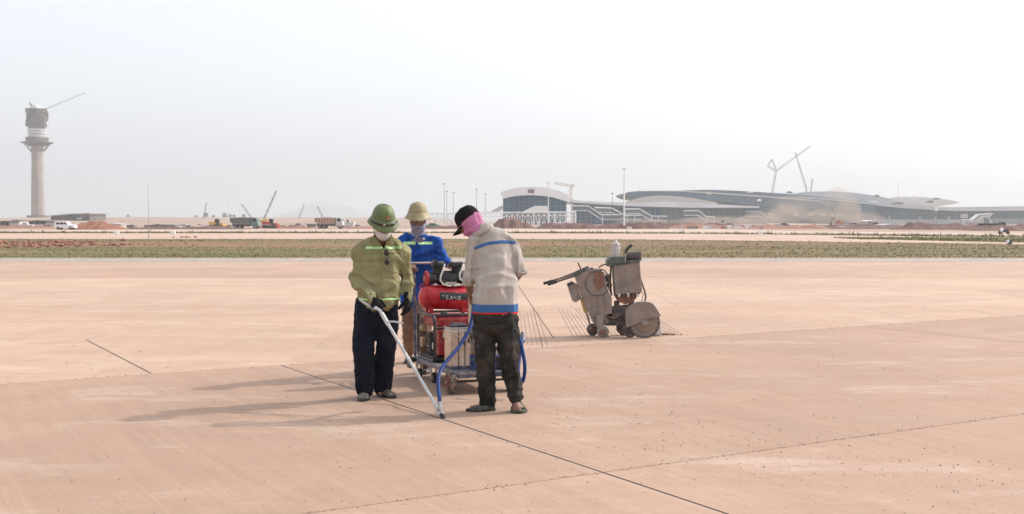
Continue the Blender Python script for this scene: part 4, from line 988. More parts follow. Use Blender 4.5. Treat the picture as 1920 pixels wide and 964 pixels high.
# generator in a black tube frame
gl_ = cp(0, .68, .21); g_ = empty("generator", gl_, CR, "red petrol generator inside a black tube frame on the trolley", "generator")
W_, D_, H_ = .50, .56, .45
def rr(x, inset=.05):
    pts = []
    for (cy, cz, a0) in ((D_ - inset, H_ - inset, 0), (inset, H_ - inset, 90), (inset, inset + .01, 180), (D_ - inset, inset + .01, 270)):
        for k in range(5): a = R(a0 + k * 22.5); pts.append((x, cy + inset*math.cos(a), cz + inset*math.sin(a)))
    return pts + [pts[0]]
for x in (0.012, W_ - .012): MB().tube(rr(x, .06), .0145, 10, caps=False).build("frame_loop", M_FRAME, g_, True)
for (y, z) in ((.06, H_), (D_ - .06, H_), (.06, .012), (D_ - .06, .012), (0.0, .33)): MB().cyl((0.012, y, z), (W_ - .012, y, z), .013, 10).build("frame_bar", M_FRAME, g_, True)
MB().bx(.05, W_ - .05, .04, D_ - .04, .325, .435, .03).build("fuel_tank", M_REDM, g_)
MB().disc((.2, .3, .432), (0, 0, 1), [(0, .035), (.02, .035), (.024, .03)], 20).build("fuel_cap", M_BLACK, g_, True)
MB().bx(.06, .44, .03, .2, .06, .31, .015).build("alternator_cover", M_REDM, g_)
MB().bx(.16, .40, .018, .03, .1, .28, .004).build("control_panel", M_BLACK, g_)
mb = MB()
for k in range(3): mb.disc((.2 + k*.07, .018, .22), (0, -1, 0), [(0, .022), (.006, .022)], 18)
mb.build("socket", M_ALU, g_)
MB().disc((.30, .03, .17), (0, -1, 0), [(-.02, .075), (.0, .07), (.01, .05)], 24).build("end_cover", M_REDM, g_, True)
mb = MB(); mb.bx(.06, .3, .24, .46, .05, .2, .02); mb.build("engine_block", M_BLACK, g_)
for k in range(6): MB().bx(.045, .2, .27, .42, .1 + k*.022, .108 + k*.022).build("cooling_fin", M_ALU, g_)
MB().disc((.055, .34, .19), (-1, 0, 0), [(-.05, .07), (0, .075), (.012, .06), (.014, .02)], 26).build("recoil_cover", M_BLACK, g_, True)
MB().cyl((.05, .22, .08), (.05, .22, .27), .03, 16).build("muffler", M_BLACK, g_, True)
MB().cyl((.05, .12, .12), (.05, .12, .18), .026, 16).build("oil_filter", M_HOSEW, g_, True)
MB().bx(.02, .06, .46, .53, .1, .2, .01).build("air_filter", mat("tan_filter", (.45, .30, .17), .7), g_); MB().ball((.04, .5, .29), (.03, .035, .035), 12).build("filter_bowl", bpy.data.materials["tan_filter"], g_, True)
MB().bx(.03, .47, .03, .53, .018, .045).build("base_tray", M_FRAME, g_)
MB().tube([(.03, .1, .3), (.0, .2, .25), (.01, .3, .12), (.05, .33, .1)], .006, 6).build("cable", M_BLACK, g_, True)
MB().bx(.10, .17, .014, .022, .235, .30).build("label_plate", M_HOSEW, g_)

# compressor on top
ap = cp(.20, .90, .675); c_ = empty("air_compressor", ap, CR - R(3), "red air compressor with twin black pump heads on top of the generator", "compressor")
TL, TR_ = .56, .118
prof = [(-TL/2, .003), (-TL/2 + .006, .04), (-TL/2 + .022, .078), (-TL/2 + .045, .102), (-TL/2 + .072, .115), (-TL/2 + .08, TR_), (TL/2 - .08, TR_), (TL/2 - .072, .115), (TL/2 - .045, .102), (TL/2 - .022, .078), (TL/2 - .006, .04), (TL/2, .003)]
AX = Vector((1, 0, -.045)).normalized()
tank = MB().disc((0, 0, .145), AX, prof, 48).build("air_tank", M_REDT, c_, True)
for s in (-1, 1): MB().disc(Vector((0, 0, .145)) + AX * s * (TL/2 - .078), AX, [(-.003, TR_ + .0025), (.003, TR_ + .0025)], 48).build("weld_ring", M_REDT, tank)
for s in (-.17, .17):
    for y in (-.06, .06): MB().prism([(s - .025, y - .015, .0), (s + .025, y - .015, .0), (s + .018, y - .015, .06), (s - .018, y - .015, .06)], (0, .03, 0)).build("foot", M_REDT, c_, bevel=.003)
# printed label wraps the front of the tank
mb = MB(); n = 14; rows_ = []
for k in range(n + 1):
    a = R(-8 + 34 * k / n); r_ = TR_ + .0015
    rows_.append([mb.bm.verts.new(Vector((0, 0, .145)) + AX * x + Vector((0, -math.cos(a), math.sin(a))) * r_) for x in (-.095, .235)])
for k in range(n): mb.bm.faces.new((rows_[k][0], rows_[k][1], rows_[k+1][1], rows_[k+1][0]))
lab = mb.build("label_band", mat("label_black", (.03, .03, .035), .4), tank)
glyph = {'T': [((0, 1), (1, 1)), ((.5, 1), (.5, 0))], 'E': [((0, 0), (0, 1)), ((0, 1), (.9, 1)), ((0, .5), (.7, .5)), ((0, 0), (.9, 0))], 'A': [((0, 0), (.5, 1)), ((.5, 1), (1, 0)), ((.22, .4), (.78, .4))],
         'N': [((0, 0), (0, 1)), ((0, 1), (1, 0)), ((1, 0), (1, 1))], 'S': [((1, .9), (.4, 1)), ((.4, 1), (0, .75)), ((0, .75), (1, .3)), ((1, .3), (.6, 0)), ((.6, 0), (0, .1))]}
M_LETTER = mat("white_print", (.52, .50, .48), .5)
for i, ch in enumerate("TEANS"):
    mb = MB()
    for (p0, p1) in glyph[ch]:
        def onr(u_, v_, o=0): 
            a = R(-5 + 15 * v_); return Vector((0, 0, .145)) + AX * (-.075 + i*.04 + u_*.028) + Vector((0, -math.cos(a), math.sin(a))) * (TR_ + .0035)
        mb.tube([onr(*p0), onr(*p1)], [(.0042, .001)]*2, 4, side=(0, 0, 1))
    mb.build("letter", M_LETTER, lab)
MB().tube([(-.27, 0, .245), (-.23, 0, .285), (-.20, 0, .262)], .007, 8).build("lift_handle", M_REDT, c_, True)
MB().bx(-.16, .16, -.07, .07, .258, .268).build("mounting_plate", M_REDT, c_)
mt_ = MB().disc((-.10, 0, .335), (1, 0, 0), [(0, .045), (.006, .062), (.04, .066), (.16, .066), (.195, .062), (.2, .045)], 30).build("motor", M_BLACK, c_, True)
for k in range(12):
    a = R(-60 + k*20); MB().box((0, -.0 + math.sin(a)*.068, .335 + math.cos(a)*.068), (.13, .004, .008), Matrix.Rotation(-a, 4, 'X')).build("motor_rib", M_BLACK, mt_)
MB().bx(-.05, .05, -.05, .05, .265, .3).bx(-.03, .08, -.085, -.05, .275, .30).build("motor_foot", M_ALU, c_)
for (x, s) in ((-.145, 0), (.135, 1)):
    MB().disc((x, 0, .335), (1, 0, 0), [(-.04, .05), (-.035, .056), (.035, .056), (.04, .05)], 24).build("crankcase", M_BLACK, c_, True)
    fn = MB().disc((x + (-.052 if s == 0 else .052), 0, .335), (-1 if s == 0 else 1, 0, 0), [(-.012, .07), (0, .076), (.012, .074), (.022, .05), (.024, .02)], 36).build("fan_cover", M_REDT, c_, True)
    f2 = MB()
    for k in range(14):
        a = k*2*math.pi/14; sx = x + (-.076 if s == 0 else .076); f2.box((sx + (.002 if s == 0 else -.002), math.cos(a)*.045, .335 + math.sin(a)*.045), (.006, .034, .006), Matrix.Rotation(a, 4, 'X'))
    f2.build("grille_slot", mat("slot_dark", (.18, .01, .012), .6), fn)
for x in (-.085, .10):
    cy_ = MB().disc((x, 0, .37), (0, 0, 1), [(0, .045), (.07, .045)], 24).build("cylinder", M_BLACK, c_, True)
    for k in range(4): MB().disc((x, 0, .385 + k*.014), (0, 0, 1), [(0, .054), (.005, .054)], 24).build("cooling_fin", M_BLACK, cy_)
    hd = MB().bx(x - .062, x + .062, -.05, .05, .442, .492, .014).build("pump_head", M_BLACK, c_)
    for dx in (-.045, .045):
        for dy in (-.035, .035): MB().cyl((x + dx, dy, .492), (x + dx, dy, .5), .006, 8).build("bolt", M_ALU, hd)
MB().tube([(-.03, -.05, .47), (-.045, -.075, .43), (-.075, -.09, .37), (-.085, -.09, .32), (-.06, -.095, .28), (.0, -.095, .262), (.03, -.08, .262)], .0085, 10).build("delivery_tube", M_HOSEW, c_, True)
MB().tube([(.155, -.05, .465), (.14, -.075, .42), (.11, -.09, .38), (.115, -.09, .33), (.15, -.095, .295), (.13, -.095, .268), (.05, -.08, .262)], .0085, 10).build("delivery_tube", M_HOSEW, c_, True)
MB().bx(-.125, -.095, -.06, .06, .47, .515, .006).build("air_filter", M_BLACK, c_)
MB().bx(.20, .25, -.035, .035, .28, .38, .01).build("pressure_switch", M_BLACK, c_)
gg = MB().cyl((.235, -.04, .27), (.235, -.06, .27), .022, 18).build("pressure_gauge", M_ALU, c_, True)
MB().cyl((.2, 0, .25), (.2, 0, .3), .01, 10).cyl((.235, 0, .25), (.235, -.05, .27), .006, 8).build("manifold", M_ALU, c_, True)

# stainless can and melting kettle
k_ = empty("metal_canister", cp(.115, .27, .207), CR, "tall square stainless canister at the near left corner of the trolley", "canister")
MB().bx(-.105, .105, -.1, .1, 0, .37, .012).build("body", M_STAIN, k_)
for x in (-.03, .03): MB().bx(x - .004, x + .004, -.104, -.1, .01, .36).build("seam", M_FRAME, k_)
MB().bx(-.11, .11, -.105, .105, .372, .384, .004).build("lid", M_STAIN, k_)
MB().disc((.0, 0, .386), (0, 0, 1), [(0, .07), (.008, .085), (.02, .08), (.03, .05)], 24).build("cap", M_NAVY, k_, True)
for z in (.30, .345): MB().bx(-.108, .108, -.108, .108, z, z + .008).build("band", M_ALU, k_)
MB().tube([(.03, -.112, .3), (.045, -.13, .33), (.075, -.13, .33), (.085, -.112, .28)], .005, 8).build("handle", M_FRAME, k_, True)
MB().bx(.02, .035, -.112, -.104, .22, .27).bx(.06, .075, -.112, -.104, .24, .28).build("latch", M_FRAME, k_)
MB().bx(-.107, .107, -.102, .102, 0.0, .03).build("base_band", M_NAVY, k_)
m_ = empty("melting_kettle", cp(.355, .21, .207), CR, "tall stainless sealant kettle standing between the grey jacketed man and the trolley", "kettle")
MB().disc((0, 0, .13), (0, 0, 1), [(0, .155), (.003, .16), (.60, .16), (.605, .166), (.62, .166), (.625, .15)], 40).build("drum", M_STAIN, m_, True)
MB().disc((0, 0, .755), (0, 0, 1), [(0, .16), (.012, .155), (.035, .10), (.04, .03)], 40).build("lid", M_STAIN, m_, True)
MB().disc((0, 0, -.01), (0, 0, 1), [(0, .168), (.14, .168), (.142, .158)], 40).build("burner_skirt", M_BLUEP, m_, True)
MB().cyl((0, 0, .79), (0, 0, .85), .02, 12).bx(-.08, .08, -.012, .012, .85, .87).build("stirrer", M_ALU, m_)
for z in (.22, .5): MB().disc((0, 0, z), (0, 0, 1), [(0, .1625), (.012, .1625)], 40).build("band", M_ALU, m_, True)
MB().cyl((-.05, -.15, .62), (-.08, -.2, .62), .016, 12).build("outlet", M_ALU, m_, True)
b_ = empty("black_pot", cp(.50, .10, .207), CR, "squat black burner pot at the near right corner of the trolley", "pot")
MB().disc((-.02, -.02, 0), (0, 0, 1), [(0, .06), (.01, .075), (.11, .078), (.125, .06), (.13, .03)], 24).build("pot", M_BLACK, b_, True); MB().disc((-.02, -.02, .128), (0, 0, 1), [(0, .03), (.02, .028)], 16).build("knob", M_ALU, b_, True)

# blue hose
M_HOSE = mat("blue_hose", (.008, .032, .155), .55, scale=6, var=.15, dust=.0, spec=.25)
def spline(pts, n=7):
    out = []
    for i in range(len(pts) - 1):
        p0 = pts[max(0, i-1)]; p1 = pts[i]; p2 = pts[i+1]; p3 = pts[min(len(pts)-1, i+2)]
        for k in range(n):
            t = k / n; out.append(0.5*((2*p1)+(p2-p0)*t+(2*p0-5*p1+4*p2-p3)*t*t+(p3+3*p1-3*p2-p0)*t**3))
    return out + [pts[-1]]
ho = empty("hose", P(826, 760, 8.9), 0, "thick blue hose looping from the kettle down to the lance tip", "hose")
pts = [P(888, 570, 10.0), P(886, 592, 9.9), P(880, 618, 9.8), P(862, 648, 9.68), P(842, 672, 9.55), P(829, 690, 9.45), P(822.5, 706, 9.35), P(822, 728, 9.2), P(824, 748, 9.02), P(825.5, 762, 8.9)]
shift(MB().tube(spline(pts), .0165, 12), ho.location).build("tube", M_HOSE, ho, True)
shift(MB().cyl(P(825.3, 756, 8.93), P(826, 768, 8.86), .02, 14), ho.location).build("coupling", M_ALU, ho, True)
h2 = empty("hose", P(980, 650, 9.8), 0, "second blue hose hanging in a loop behind the legs of the man in grey", "hose")
pts = [P(955, 575, 10.05), P(962, 598, 9.95), P(970, 622, 9.9), P(978, 650, 9.85), P(983.5, 680, 9.8), P(983.5, 700, 9.78), P(979, 716, 9.8), P(972, 700, 9.85), P(974, 670, 9.95), P(978, 645, 10.0), P(980, 632, 10.1)]
shift(MB().tube(spline(pts), .0165, 12), h2.location).build("tube", M_HOSE, h2, True)
shift(MB().cyl(P(980, 640, 10.05), P(980.5, 625, 10.12), .021, 14), h2.location).build("coupling", M_NAVY, h2, True)

# sealing lance
M_LANCE = mat("white_lance_paint", (.50, .50, .50), .4, .1, scale=12, var=.15, dust=.2)
TIP = P(832, 786, 8.80)
ln = empty("sealing_lance", Vector((TIP.x, TIP.y, 0)), 0, "long pale sealing lance held by the man in olive with its tip on the joint", "lance")
def lsh(mb): return shift(mb, (TIP.x, TIP.y, 0))
HND = P(712, 582, 9.42)
lsh(MB().tube([P(674.5, 562, 9.60), P(695, 575, 9.52), P(704, 580, 9.47)], .0095, 12)).build("rear_handle", M_LANCE, ln, True)
lsh(MB().tube([P(704, 577, 9.47), HND, P(730, 612, 9.30), P(823, 770, 8.87)], .0135, 14)).build("pole", M_LANCE, ln, True)
lsh(MB().cyl(P(716, 588, 9.41), P(728, 609, 9.32), .019, 14)).build("collar", M_ALU, ln, True)
lsh(MB().tube([P(727, 603, 9.33), P(738, 603, 9.28), P(755, 606, 9.22)], .008, 10)).build("side_handle", M_LANCE, ln, True)
lsh(MB().tube([P(823, 768, 8.88), P(817, 764, 8.92), P(819, 774, 8.86), P(826, 780, 8.83)], .009, 8)).build("trigger", M_LANCE, ln, True)
lsh(MB().tube([P(826, 764, 8.87), P(829, 776, 8.83), P(831, 781, 8.81)], [.017, .018, .014], 12)).build("nozzle_body", M_ALU, ln, True)
lsh(MB().tube([P(828, 777, 8.83), P(832, 783, 8.80), P(835, 788, 8.785)], [.02, .018, .012], 12)).build("rubber_tip", M_BLACK, ln, True)

# ================================================================= FLOOR SAW
M_DUSTY = mat("dusty_steel", (.235, .195, .17), .8, scale=6, var=.18, dust=.5, dustc=(.34, .26, .215))
M_DUSTD = mat("dusty_dark", (.085, .072, .066), .8, scale=8, var=.3, dust=.42, dustc=(.30, .23, .19))
M_DGREEN = mat("dusty_green", (.085, .10, .085), .7, scale=8, var=.2, dust=.35, dustc=(.3, .26, .22))
M_RUST = mat("rust", (.20, .10, .07), .85, scale=12, var=.3, dust=.3)
M_YDUST = mat("dusty_yellow", (.42, .30, .10), .7, scale=8, dust=.4)
SY = 15.05; SO = P(1150, 632, SY); SO.z = 0
sw = empty("floor_saw", SO, 0, "dust covered concrete floor saw with a half round blade guard", "floor saw")
def S(px, py, dy=0.0):
    p = P(px, py, SY); return Vector((p.x - SO.x, dy, p.z))
def sprism(pts, y0, y1, nm, m, par=sw, bev=.0): return MB().prism([S(a, b, y0) for a, b in pts], (0, y1 - y0, 0)).build(nm, m, par, bevel=bev)
def stube(pts, r, nm, m, par=sw, n=10): return MB().tube(spline([S(*p) for p in pts], 5) if len(pts) > 2 else [S(*p) for p in pts], r, n).build(nm, m, par, True)
cas = sprism([(1079, 519), (1092, 512), (1106, 504), (1124, 505), (1134, 516), (1139, 543), (1147, 558), (1147, 592), (1140, 606), (1117, 612), (1109, 596), (1098, 575), (1091, 552)], -.02, .34, "casing", M_DUSTY, sw, .012)
for x in (1112, 1124, 1136): stube([(x - 4, 552, -.028), (x, 604, -.028)], .006, "casing_rib", M_DUSTY, cas, 6)
sprism([(1116, 508), (1128, 506), (1134, 535), (1120, 545), (1113, 528)], -.035, -.022, "rusty_plate", M_RUST, cas)
sprism([(1118, 590), (1131, 590), (1130, 612), (1119, 614)], -.06, -.024, "wheel_bracket", M_DUSTY, sw, .004)
th = [2*math.pi*k/32 for k in range(33)]
MB().tube([S(1120 + 22.5*math.cos(a), 531 + 23*math.sin(a), -.05) for a in th], .0065, 8, caps=False).build("hose_ring", M_DUSTD, sw, True)
# handles
for (p0, p1, yy) in (((1112, 503), (1019, 532), .02), ((1116, 508), (1028, 536), .30)):
    h_ = stube([(*p0, yy), (*p1, yy)], .013, "handle", M_DUSTD); MB().tube([S(*p1, yy), S(p1[0] + 18, p1[1] - 5.5, yy)], .02, 10).build("grip", M_BLACK, h_, True)
stube([(1104, 501, .1), (1078, 512, .05), (1060, 519, .03)], .016, "handle_brace", M_DGREEN)
sprism([(1076, 515), (1112, 503), (1114, 507), (1079, 519.5)], 0, .32, "handle_bridge", M_DGREEN)
stube([(1090, 508, .0), (1087, 500, .0), (1083.5, 492.5, .0)], .01, "lever", M_DUSTD)
# side box
bx_ = sprism([(1064, 534), (1074, 529), (1083, 534), (1091, 560), (1080, 568), (1074, 565)], .04, .24, "tool_box", M_DUSTY, sw, .012)
sprism([(1064, 533), (1074, 528.5), (1076, 532), (1066, 537)], .03, .25, "box_lid", M_BLACK, bx_, .004)
sprism([(1089, 562), (1095, 560), (1102, 585), (1096, 587)], .02, .2, "frame_plate", M_YDUST)
stube([(1097, 580, .05), (1104, 600, .05), (1108, 618, .05)], .014, "front_post", M_DUSTY)
# engine screen
scr = sprism([(1150, 499), (1199, 491.5), (1203.5, 548), (1154, 553)], -.04, .30, "radiator_box", M_DUSTY, sw, .012)
for (a, b) in (((1152, 502), (1202, 546)), ((1198, 494), (1155, 551)), ((1175, 495), (1178.5, 550)), ((1151, 526), (1201, 520)), ((1152, 502), (1198, 494)), ((1155, 551), (1202, 546)), ((1152, 502), (1155, 551)), ((1198, 494), (1202, 546))):
    stube([(*a, -.045), (*b, -.045)], .0055, "screen_rib", mat("rib_dust", (.33, .28, .245), .8) if 'rib_dust' not in bpy.data.materials else bpy.data.materials['rib_dust'], scr, 6)
sprism([(1138, 489), (1145, 482), (1170, 481), (1172, 491), (1198, 489), (1199, 491), (1150, 498.6), (1140, 500)], -.05, .28, "engine_hood", M_DGREEN, sw, .012)
stube([(1147, 494, -.055), (1175, 490.5, -.055), (1197, 489, -.055)], .012, "hood_rim", M_DGREEN)
MB().disc(S(1182, 481, .1), (1, 0, .03), [(-.06, .05), (-.05, .062), (.08, .064), (.13, .07), (.15, .068), (.16, .05)], 24).build("air_cleaner", M_DUSTD, sw, True)
stube([(1173.5, 489, .1), (1174, 478, .1), (1177, 468, .1), (1186, 459.5, .1)], .021, "exhaust_pipe", M_BLACK, sw, 14)
stube([(1171, 493, -.06), (1172, 480, .0), (1170, 476, .05)], .011, "pipe_stub", M_DUSTY)
stube([(1124, 503, .1), (1130, 498, .1), (1142, 495, .1)], .009, "cable", M_DUSTD)
stube([(1124, 505, .0), (1134, 508, .0), (1141, 520, .0), (1142, 540, .0), (1146, 552, .0)], .008, "cable", M_DUSTD)
stube([(1148, 500, .2), (1147, 530, .2), (1149, 556, .2)], .012, "frame_post", M_DUSTD)
stube([(1139, 516, .15), (1146, 517, .15)], .012, "link", M_DUSTD)
for (cx, cy, r_) in ((1140, 523, .05), (1143, 535, .04)): MB().disc(S(cx, cy, .05), (0, 1, 0), [(0, r_), (.05, r_)], 20).build("pulley", M_DUSTD, sw, True)
stube([(1199, 512, .05), (1204, 530, .05), (1210, 548, .05), (1211.5, 560, .05), (1209, 565, .05)], .012, "water_hose", M_DUSTD)
stube([(1200, 548, .0), (1206, 550, .0), (1203, 566, .0)], .005, "thin_pipe", M_DUSTY)
sprism([(1153, 554), (1201, 549), (1192, 560), (1185, 568), (1172, 571), (1160, 566)], .0, .26, "engine_sump", M_RUST, sw, .01)
for k in range(5): MB().box(S(1160 + k*8.5, 553, -.04), (.03, .03, .05), .2).build("engine_bolt", M_DUSTD if k % 2 else M_ALU, sw)
sprism([(1154, 566), (1162, 566), (1163, 590), (1154, 592)], .04, .22, "engine_leg", M_DUSTD); sprism([(1184, 566), (1190, 563), (1188, 580), (1180, 580)], .04, .22, "engine_leg", M_DUSTD)
sprism([(1140, 585), (1150, 577), (1186, 573), (1180, 600), (1168, 611), (1138, 611), (1128, 609), (1130, 600)], .02, .30, "chassis", M_DUSTD, sw, .01)
sprism([(1135, 590), (1160, 585), (1168, 592), (1140, 600)], -.02, .02, "chassis_plate", M_DUSTD, sw, .006)
stube([(1138, 592, -.03), (1150, 596, -.04), (1165, 588, -.03)], .009, "hydraulic_line", M_RUST)
for k in range(4): stube([(1130 + 9*k, 598 - 2*k, -.03), (1138 + 9*k, 606, -.05 + .01*k), (1150 + 6*k, 600, -.03)], .006, "loose_cable", M_DUSTD)
stube([(1103, 590, -.03), (1115, 593, -.04), (1119, 594, -.04)], .008, "clamp_bar", M_DUSTY)
# blade and guard
BC = (1207, 604.5)
gp_ = [(1173.5, 613), (1171.5, 596), (1173, 583), (1178, 575), (1188, 569), (1200, 566.5), (1215, 567), (1223, 571), (1229, 579), (1237, 592), (1219, 596), (1211, 598), (1207, 597), (1202, 602)]
gd = sprism(gp_, -.10, -.03, "blade_guard", M_DUSTY, sw, .008)
stube([(1172.5, 596, -.065), (1173.5, 583, -.065), (1178.5, 575, -.065), (1188, 569, -.065), (1200, 566.5, -.065), (1215, 567, -.065), (1223, 571, -.065), (1229, 579, -.065), (1237, 592, -.065)], .012, "guard_rim", M_DUSTY, gd, 8)
bl = MB().disc(S(*BC, -.055), (0, 1, 0), [(-.004, .205), (.004, .205)], 64).build("saw_blade", M_DUSTY, sw)
mb = MB()
for k in range(22):
    a = k*2*math.pi/22; c = S(*BC, -.055); mb.box((c.x + math.cos(a)*.198, c.y, c.z + math.sin(a)*.198), (.03, .014, .05), Matrix.Rotation(-a, 4, 'Y'))
mb.build("blade_segment", M_DUSTD, bl)
MB().disc(S(*BC, -.065), (0, 1, 0), [(-.012, .12), (.0, .135), (.01, .135)], 40).build("blade_flange", mat("brown_flange", (.24, .18, .13), .8, dust=.4), bl, True)
MB().disc(S(*BC, -.08), (0, 1, 0), [(-.05, .02), (-.04, .045), (.0, .05), (.01, .06)], 20).build("blade_hub", M_DUSTY, bl, True)
# wheels
def swheel(px, py, yy, r, wd, m, hub=True):
    o = MB().disc(S(px, py, yy), (0, 1, 0), [(0, r*.8), (.01, r), (wd - .01, r), (wd, r*.8)], 30).build("wheel", m, sw, True)
    o.location.z += r - S(px, py).z + .0
    if hub: h = MB().disc(S(px, py, yy - .012), (0, 1, 0), [(0, r*.42), (.01, r*.5), (.02, r*.55)], 20).build("hub", M_RUST, o, True)
    return o
swheel(1130, 621, -.07, .082, .055, M_DUSTY); swheel(1114, 616, .25, .082, .05, M_DUSTD); swheel(1181, 618, -.02, .105, .06, M_DUSTD, False); swheel(1174, 614, .27, .105, .06, M_DUSTD, False)
stube([(1130, 621, -.05), (1130, 621, .27)], .014, "axle", M_DUSTD)
# bottle wrapped in plastic on the hood
bt = empty("plastic_bottle", SO + S(1155, 483, .06), 0, "clear crumpled plastic bottle standing on the saw hood", "bottle")
m, nt, bs = mk("cloudy_plastic"); bs.inputs['Base Color'].default_value = (.55, .52, .52, 1); bs.inputs['Roughness'].default_value = .25; bs.inputs['Transmission Weight'].default_value = .25; bs.inputs['Alpha'].default_value = .88
tc = nt.nodes.new('ShaderNodeTexCoord'); bump(nt, bs, noi(nt, tc.outputs['Object'], 40, 4), .9, .01)
M_CLOUDY = m
mb = MB(); mb.disc((0, 0, 0), (0, 0, 1), [(0, .05), (.01, .058), (.03, .055), (.05, .06), (.07, .055), (.1, .06), (.13, .057), (.15, .05), (.165, .06), (.19, .058), (.205, .03)], 20)
for vv in mb.bm.verts: vv.co += Vector((noise.noise(vv.co*30), noise.noise(vv.co*30 + Vector((9, 0, 0))), 0)) * .012
mb.build("bottle_body", M_CLOUDY, bt, True); MB().disc((.0, 0, .2), (0, 0, 1), [(0, .022), (.025, .022), (.03, .018)], 14).build("cap", M_HOSEW, bt, True)
# crumpled rag by the blade
mb = MB(); bmesh.ops.create_icosphere(mb.bm, subdivisions=4, radius=.1, matrix=Matrix.Translation((0, 0, .05)) @ Matrix.Diagonal((.95, .8, .95, 1)))
for vv in mb.bm.verts:
    n_ = noise.noise(vv.co * 11 + Vector((3, 1, 4))); vv.co += vv.co * (1.3 * abs(n_) - .35); 
    if vv.co.z < .04: vv.co.x *= 1.25
    vv.co.z = max(vv.co.z * 1.05, .002)
o = mb.build("crumpled_bag", M_CLOUDY, None, False); p = G(1229, 629); o.location = (p.x, p.y - .05, .003); o.scale = (.85, .85, .85); tag(o, "crumpled pale plastic bag lying behind the saw blade", "plastic bag")
mb = MB()
for i in range(60):
    x = random.gauss(0, .13); s_ = random.uniform(.006, .022) * (1.6 if abs(x) < .05 else 1)
    bmesh.ops.create_icosphere(mb.bm, subdivisions=1, radius=s_, matrix=Matrix.Translation((x, random.gauss(0, .04), s_*.4)) @ Matrix.Diagonal((1.4, 1, .6, 1)))
o = mb.build("slurry_crumbs", M_RUST); p = G(1237, 628); o.location = (p.x, p.y, .003); tag(o, "brown crumbs of slurry behind the saw blade", None, None, 'stuff')
# ================================================================= PEOPLE
def skin(mb, name, m, parent, voxel=.006, it=3, disp=None, origin=None):
    me = mb.mesh(name + "_raw"); tmp = bpy.data.objects.new("raw", me); COL.objects.link(tmp)
    r = tmp.modifiers.new("r", 'REMESH'); r.mode = 'VOXEL'; r.voxel_size = voxel
    s = tmp.modifiers.new("s", 'SMOOTH'); s.factor = .5; s.iterations = it
    dg = bpy.context.evaluated_depsgraph_get(); ev = tmp.evaluated_get(dg)
    out = bpy.data.meshes.new_from_object(ev, depsgraph=dg); bpy.data.objects.remove(tmp, do_unlink=True)
    out.name = name
    if disp:
        n = len(out.vertices); co = np.empty(n*3, 'f'); no = np.empty(n*3, 'f'); out.vertices.foreach_get('co', co); out.vertex_normals.foreach_get('vector', no)
        co = co.reshape(-1, 3); no = no.reshape(-1, 3)
        d = np.array([disp(Vector(c)) for c in co.tolist()], 'f')
        ne = len(out.edges); ed_ = np.empty(ne*2, 'i'); out.edges.foreach_get('vertices', ed_); ed_ = ed_.reshape(-1, 2)
        for _ in range(2):
            acc = np.zeros(n); cnt = np.zeros(n); np.add.at(acc, ed_[:, 0], d[ed_[:, 1]]); np.add.at(acc, ed_[:, 1], d[ed_[:, 0]]); np.add.at(cnt, ed_.ravel(), 1)
            d = .5*d + .5*acc/np.maximum(cnt, 1)
        co = co + no * d[:, None]; out.vertices.foreach_set('co', co.ravel().astype('f')); out.update()
    if origin is not None: out.transform(Matrix.Translation(-Vector(origin)))
    return link_mesh(name, out, m, parent, True)
def fold(p, f, seed=0.0, sharp=1.0):
    a = noise.noise(Vector((p.x*f[0] + seed, p.y*f[1] + seed*1.7, p.z*f[2] - seed)))
    return math.exp(-(a / .16) ** 2) * sharp
def wrinkle(amps):
    def f(p):
        d = 0
        for (a, fr, sd) in amps:
            wx = noise.noise(p * 3.5 + Vector((sd, 0, 0))) * .09
            q = Vector((p.x + wx, p.y, p.z + wx)); d += a * (fold(q, fr, sd) - .45)
        return d
    return f
def band(src, planes, off, name, m, parent, one=True):
    "a strip of a garment, cut out between planes and laid just proud of it"
    bm = bmesh.new(); bm.from_mesh(src.data)
    for co, no in planes:
        g = list(bm.verts) + list(bm.edges) + list(bm.faces)
        bmesh.ops.bisect_plane(bm, geom=g, plane_co=Vector(co), plane_no=Vector(no), clear_outer=True)
    if not bm.verts: bm.free(); return None
    if one:
        seen = set(); best = []
        for v0 in list(bm.verts):
            if v0 in seen: continue
            st = [v0]; seen.add(v0); comp = []
            while st:
                v = st.pop(); comp.append(v)
                for e in v.link_edges:
                    o_ = e.other_vert(v)
                    if o_ not in seen: seen.add(o_); st.append(o_)
            if len(comp) > len(best): best = comp
        bs_ = set(best); bmesh.ops.delete(bm, geom=[v for v in bm.verts if v not in bs_], context='VERTS')
    bm.normal_update()
    no = [v.normal.copy() for v in bm.verts]
    for v, n in zip(bm.verts, no): v.co += n * off
    nm = {v: n for v, n in zip(list(bm.verts), no)}
    be = [e for e in bm.edges if e.is_boundary]
    r = bmesh.ops.extrude_edge_only(bm, edges=be)
    for v in [g for g in r['geom'] if isinstance(g, bmesh.types.BMVert)]:
        src_ = [e.other_vert(v) for e in v.link_edges if e.other_vert(v) in nm]
        if src_: v.co = src_[0].co - nm[src_[0]] * (off + .003)
    me = bpy.data.meshes.new(name); bm.to_mesh(me); bm.free()
    return link_mesh(name, me, m, parent, True)
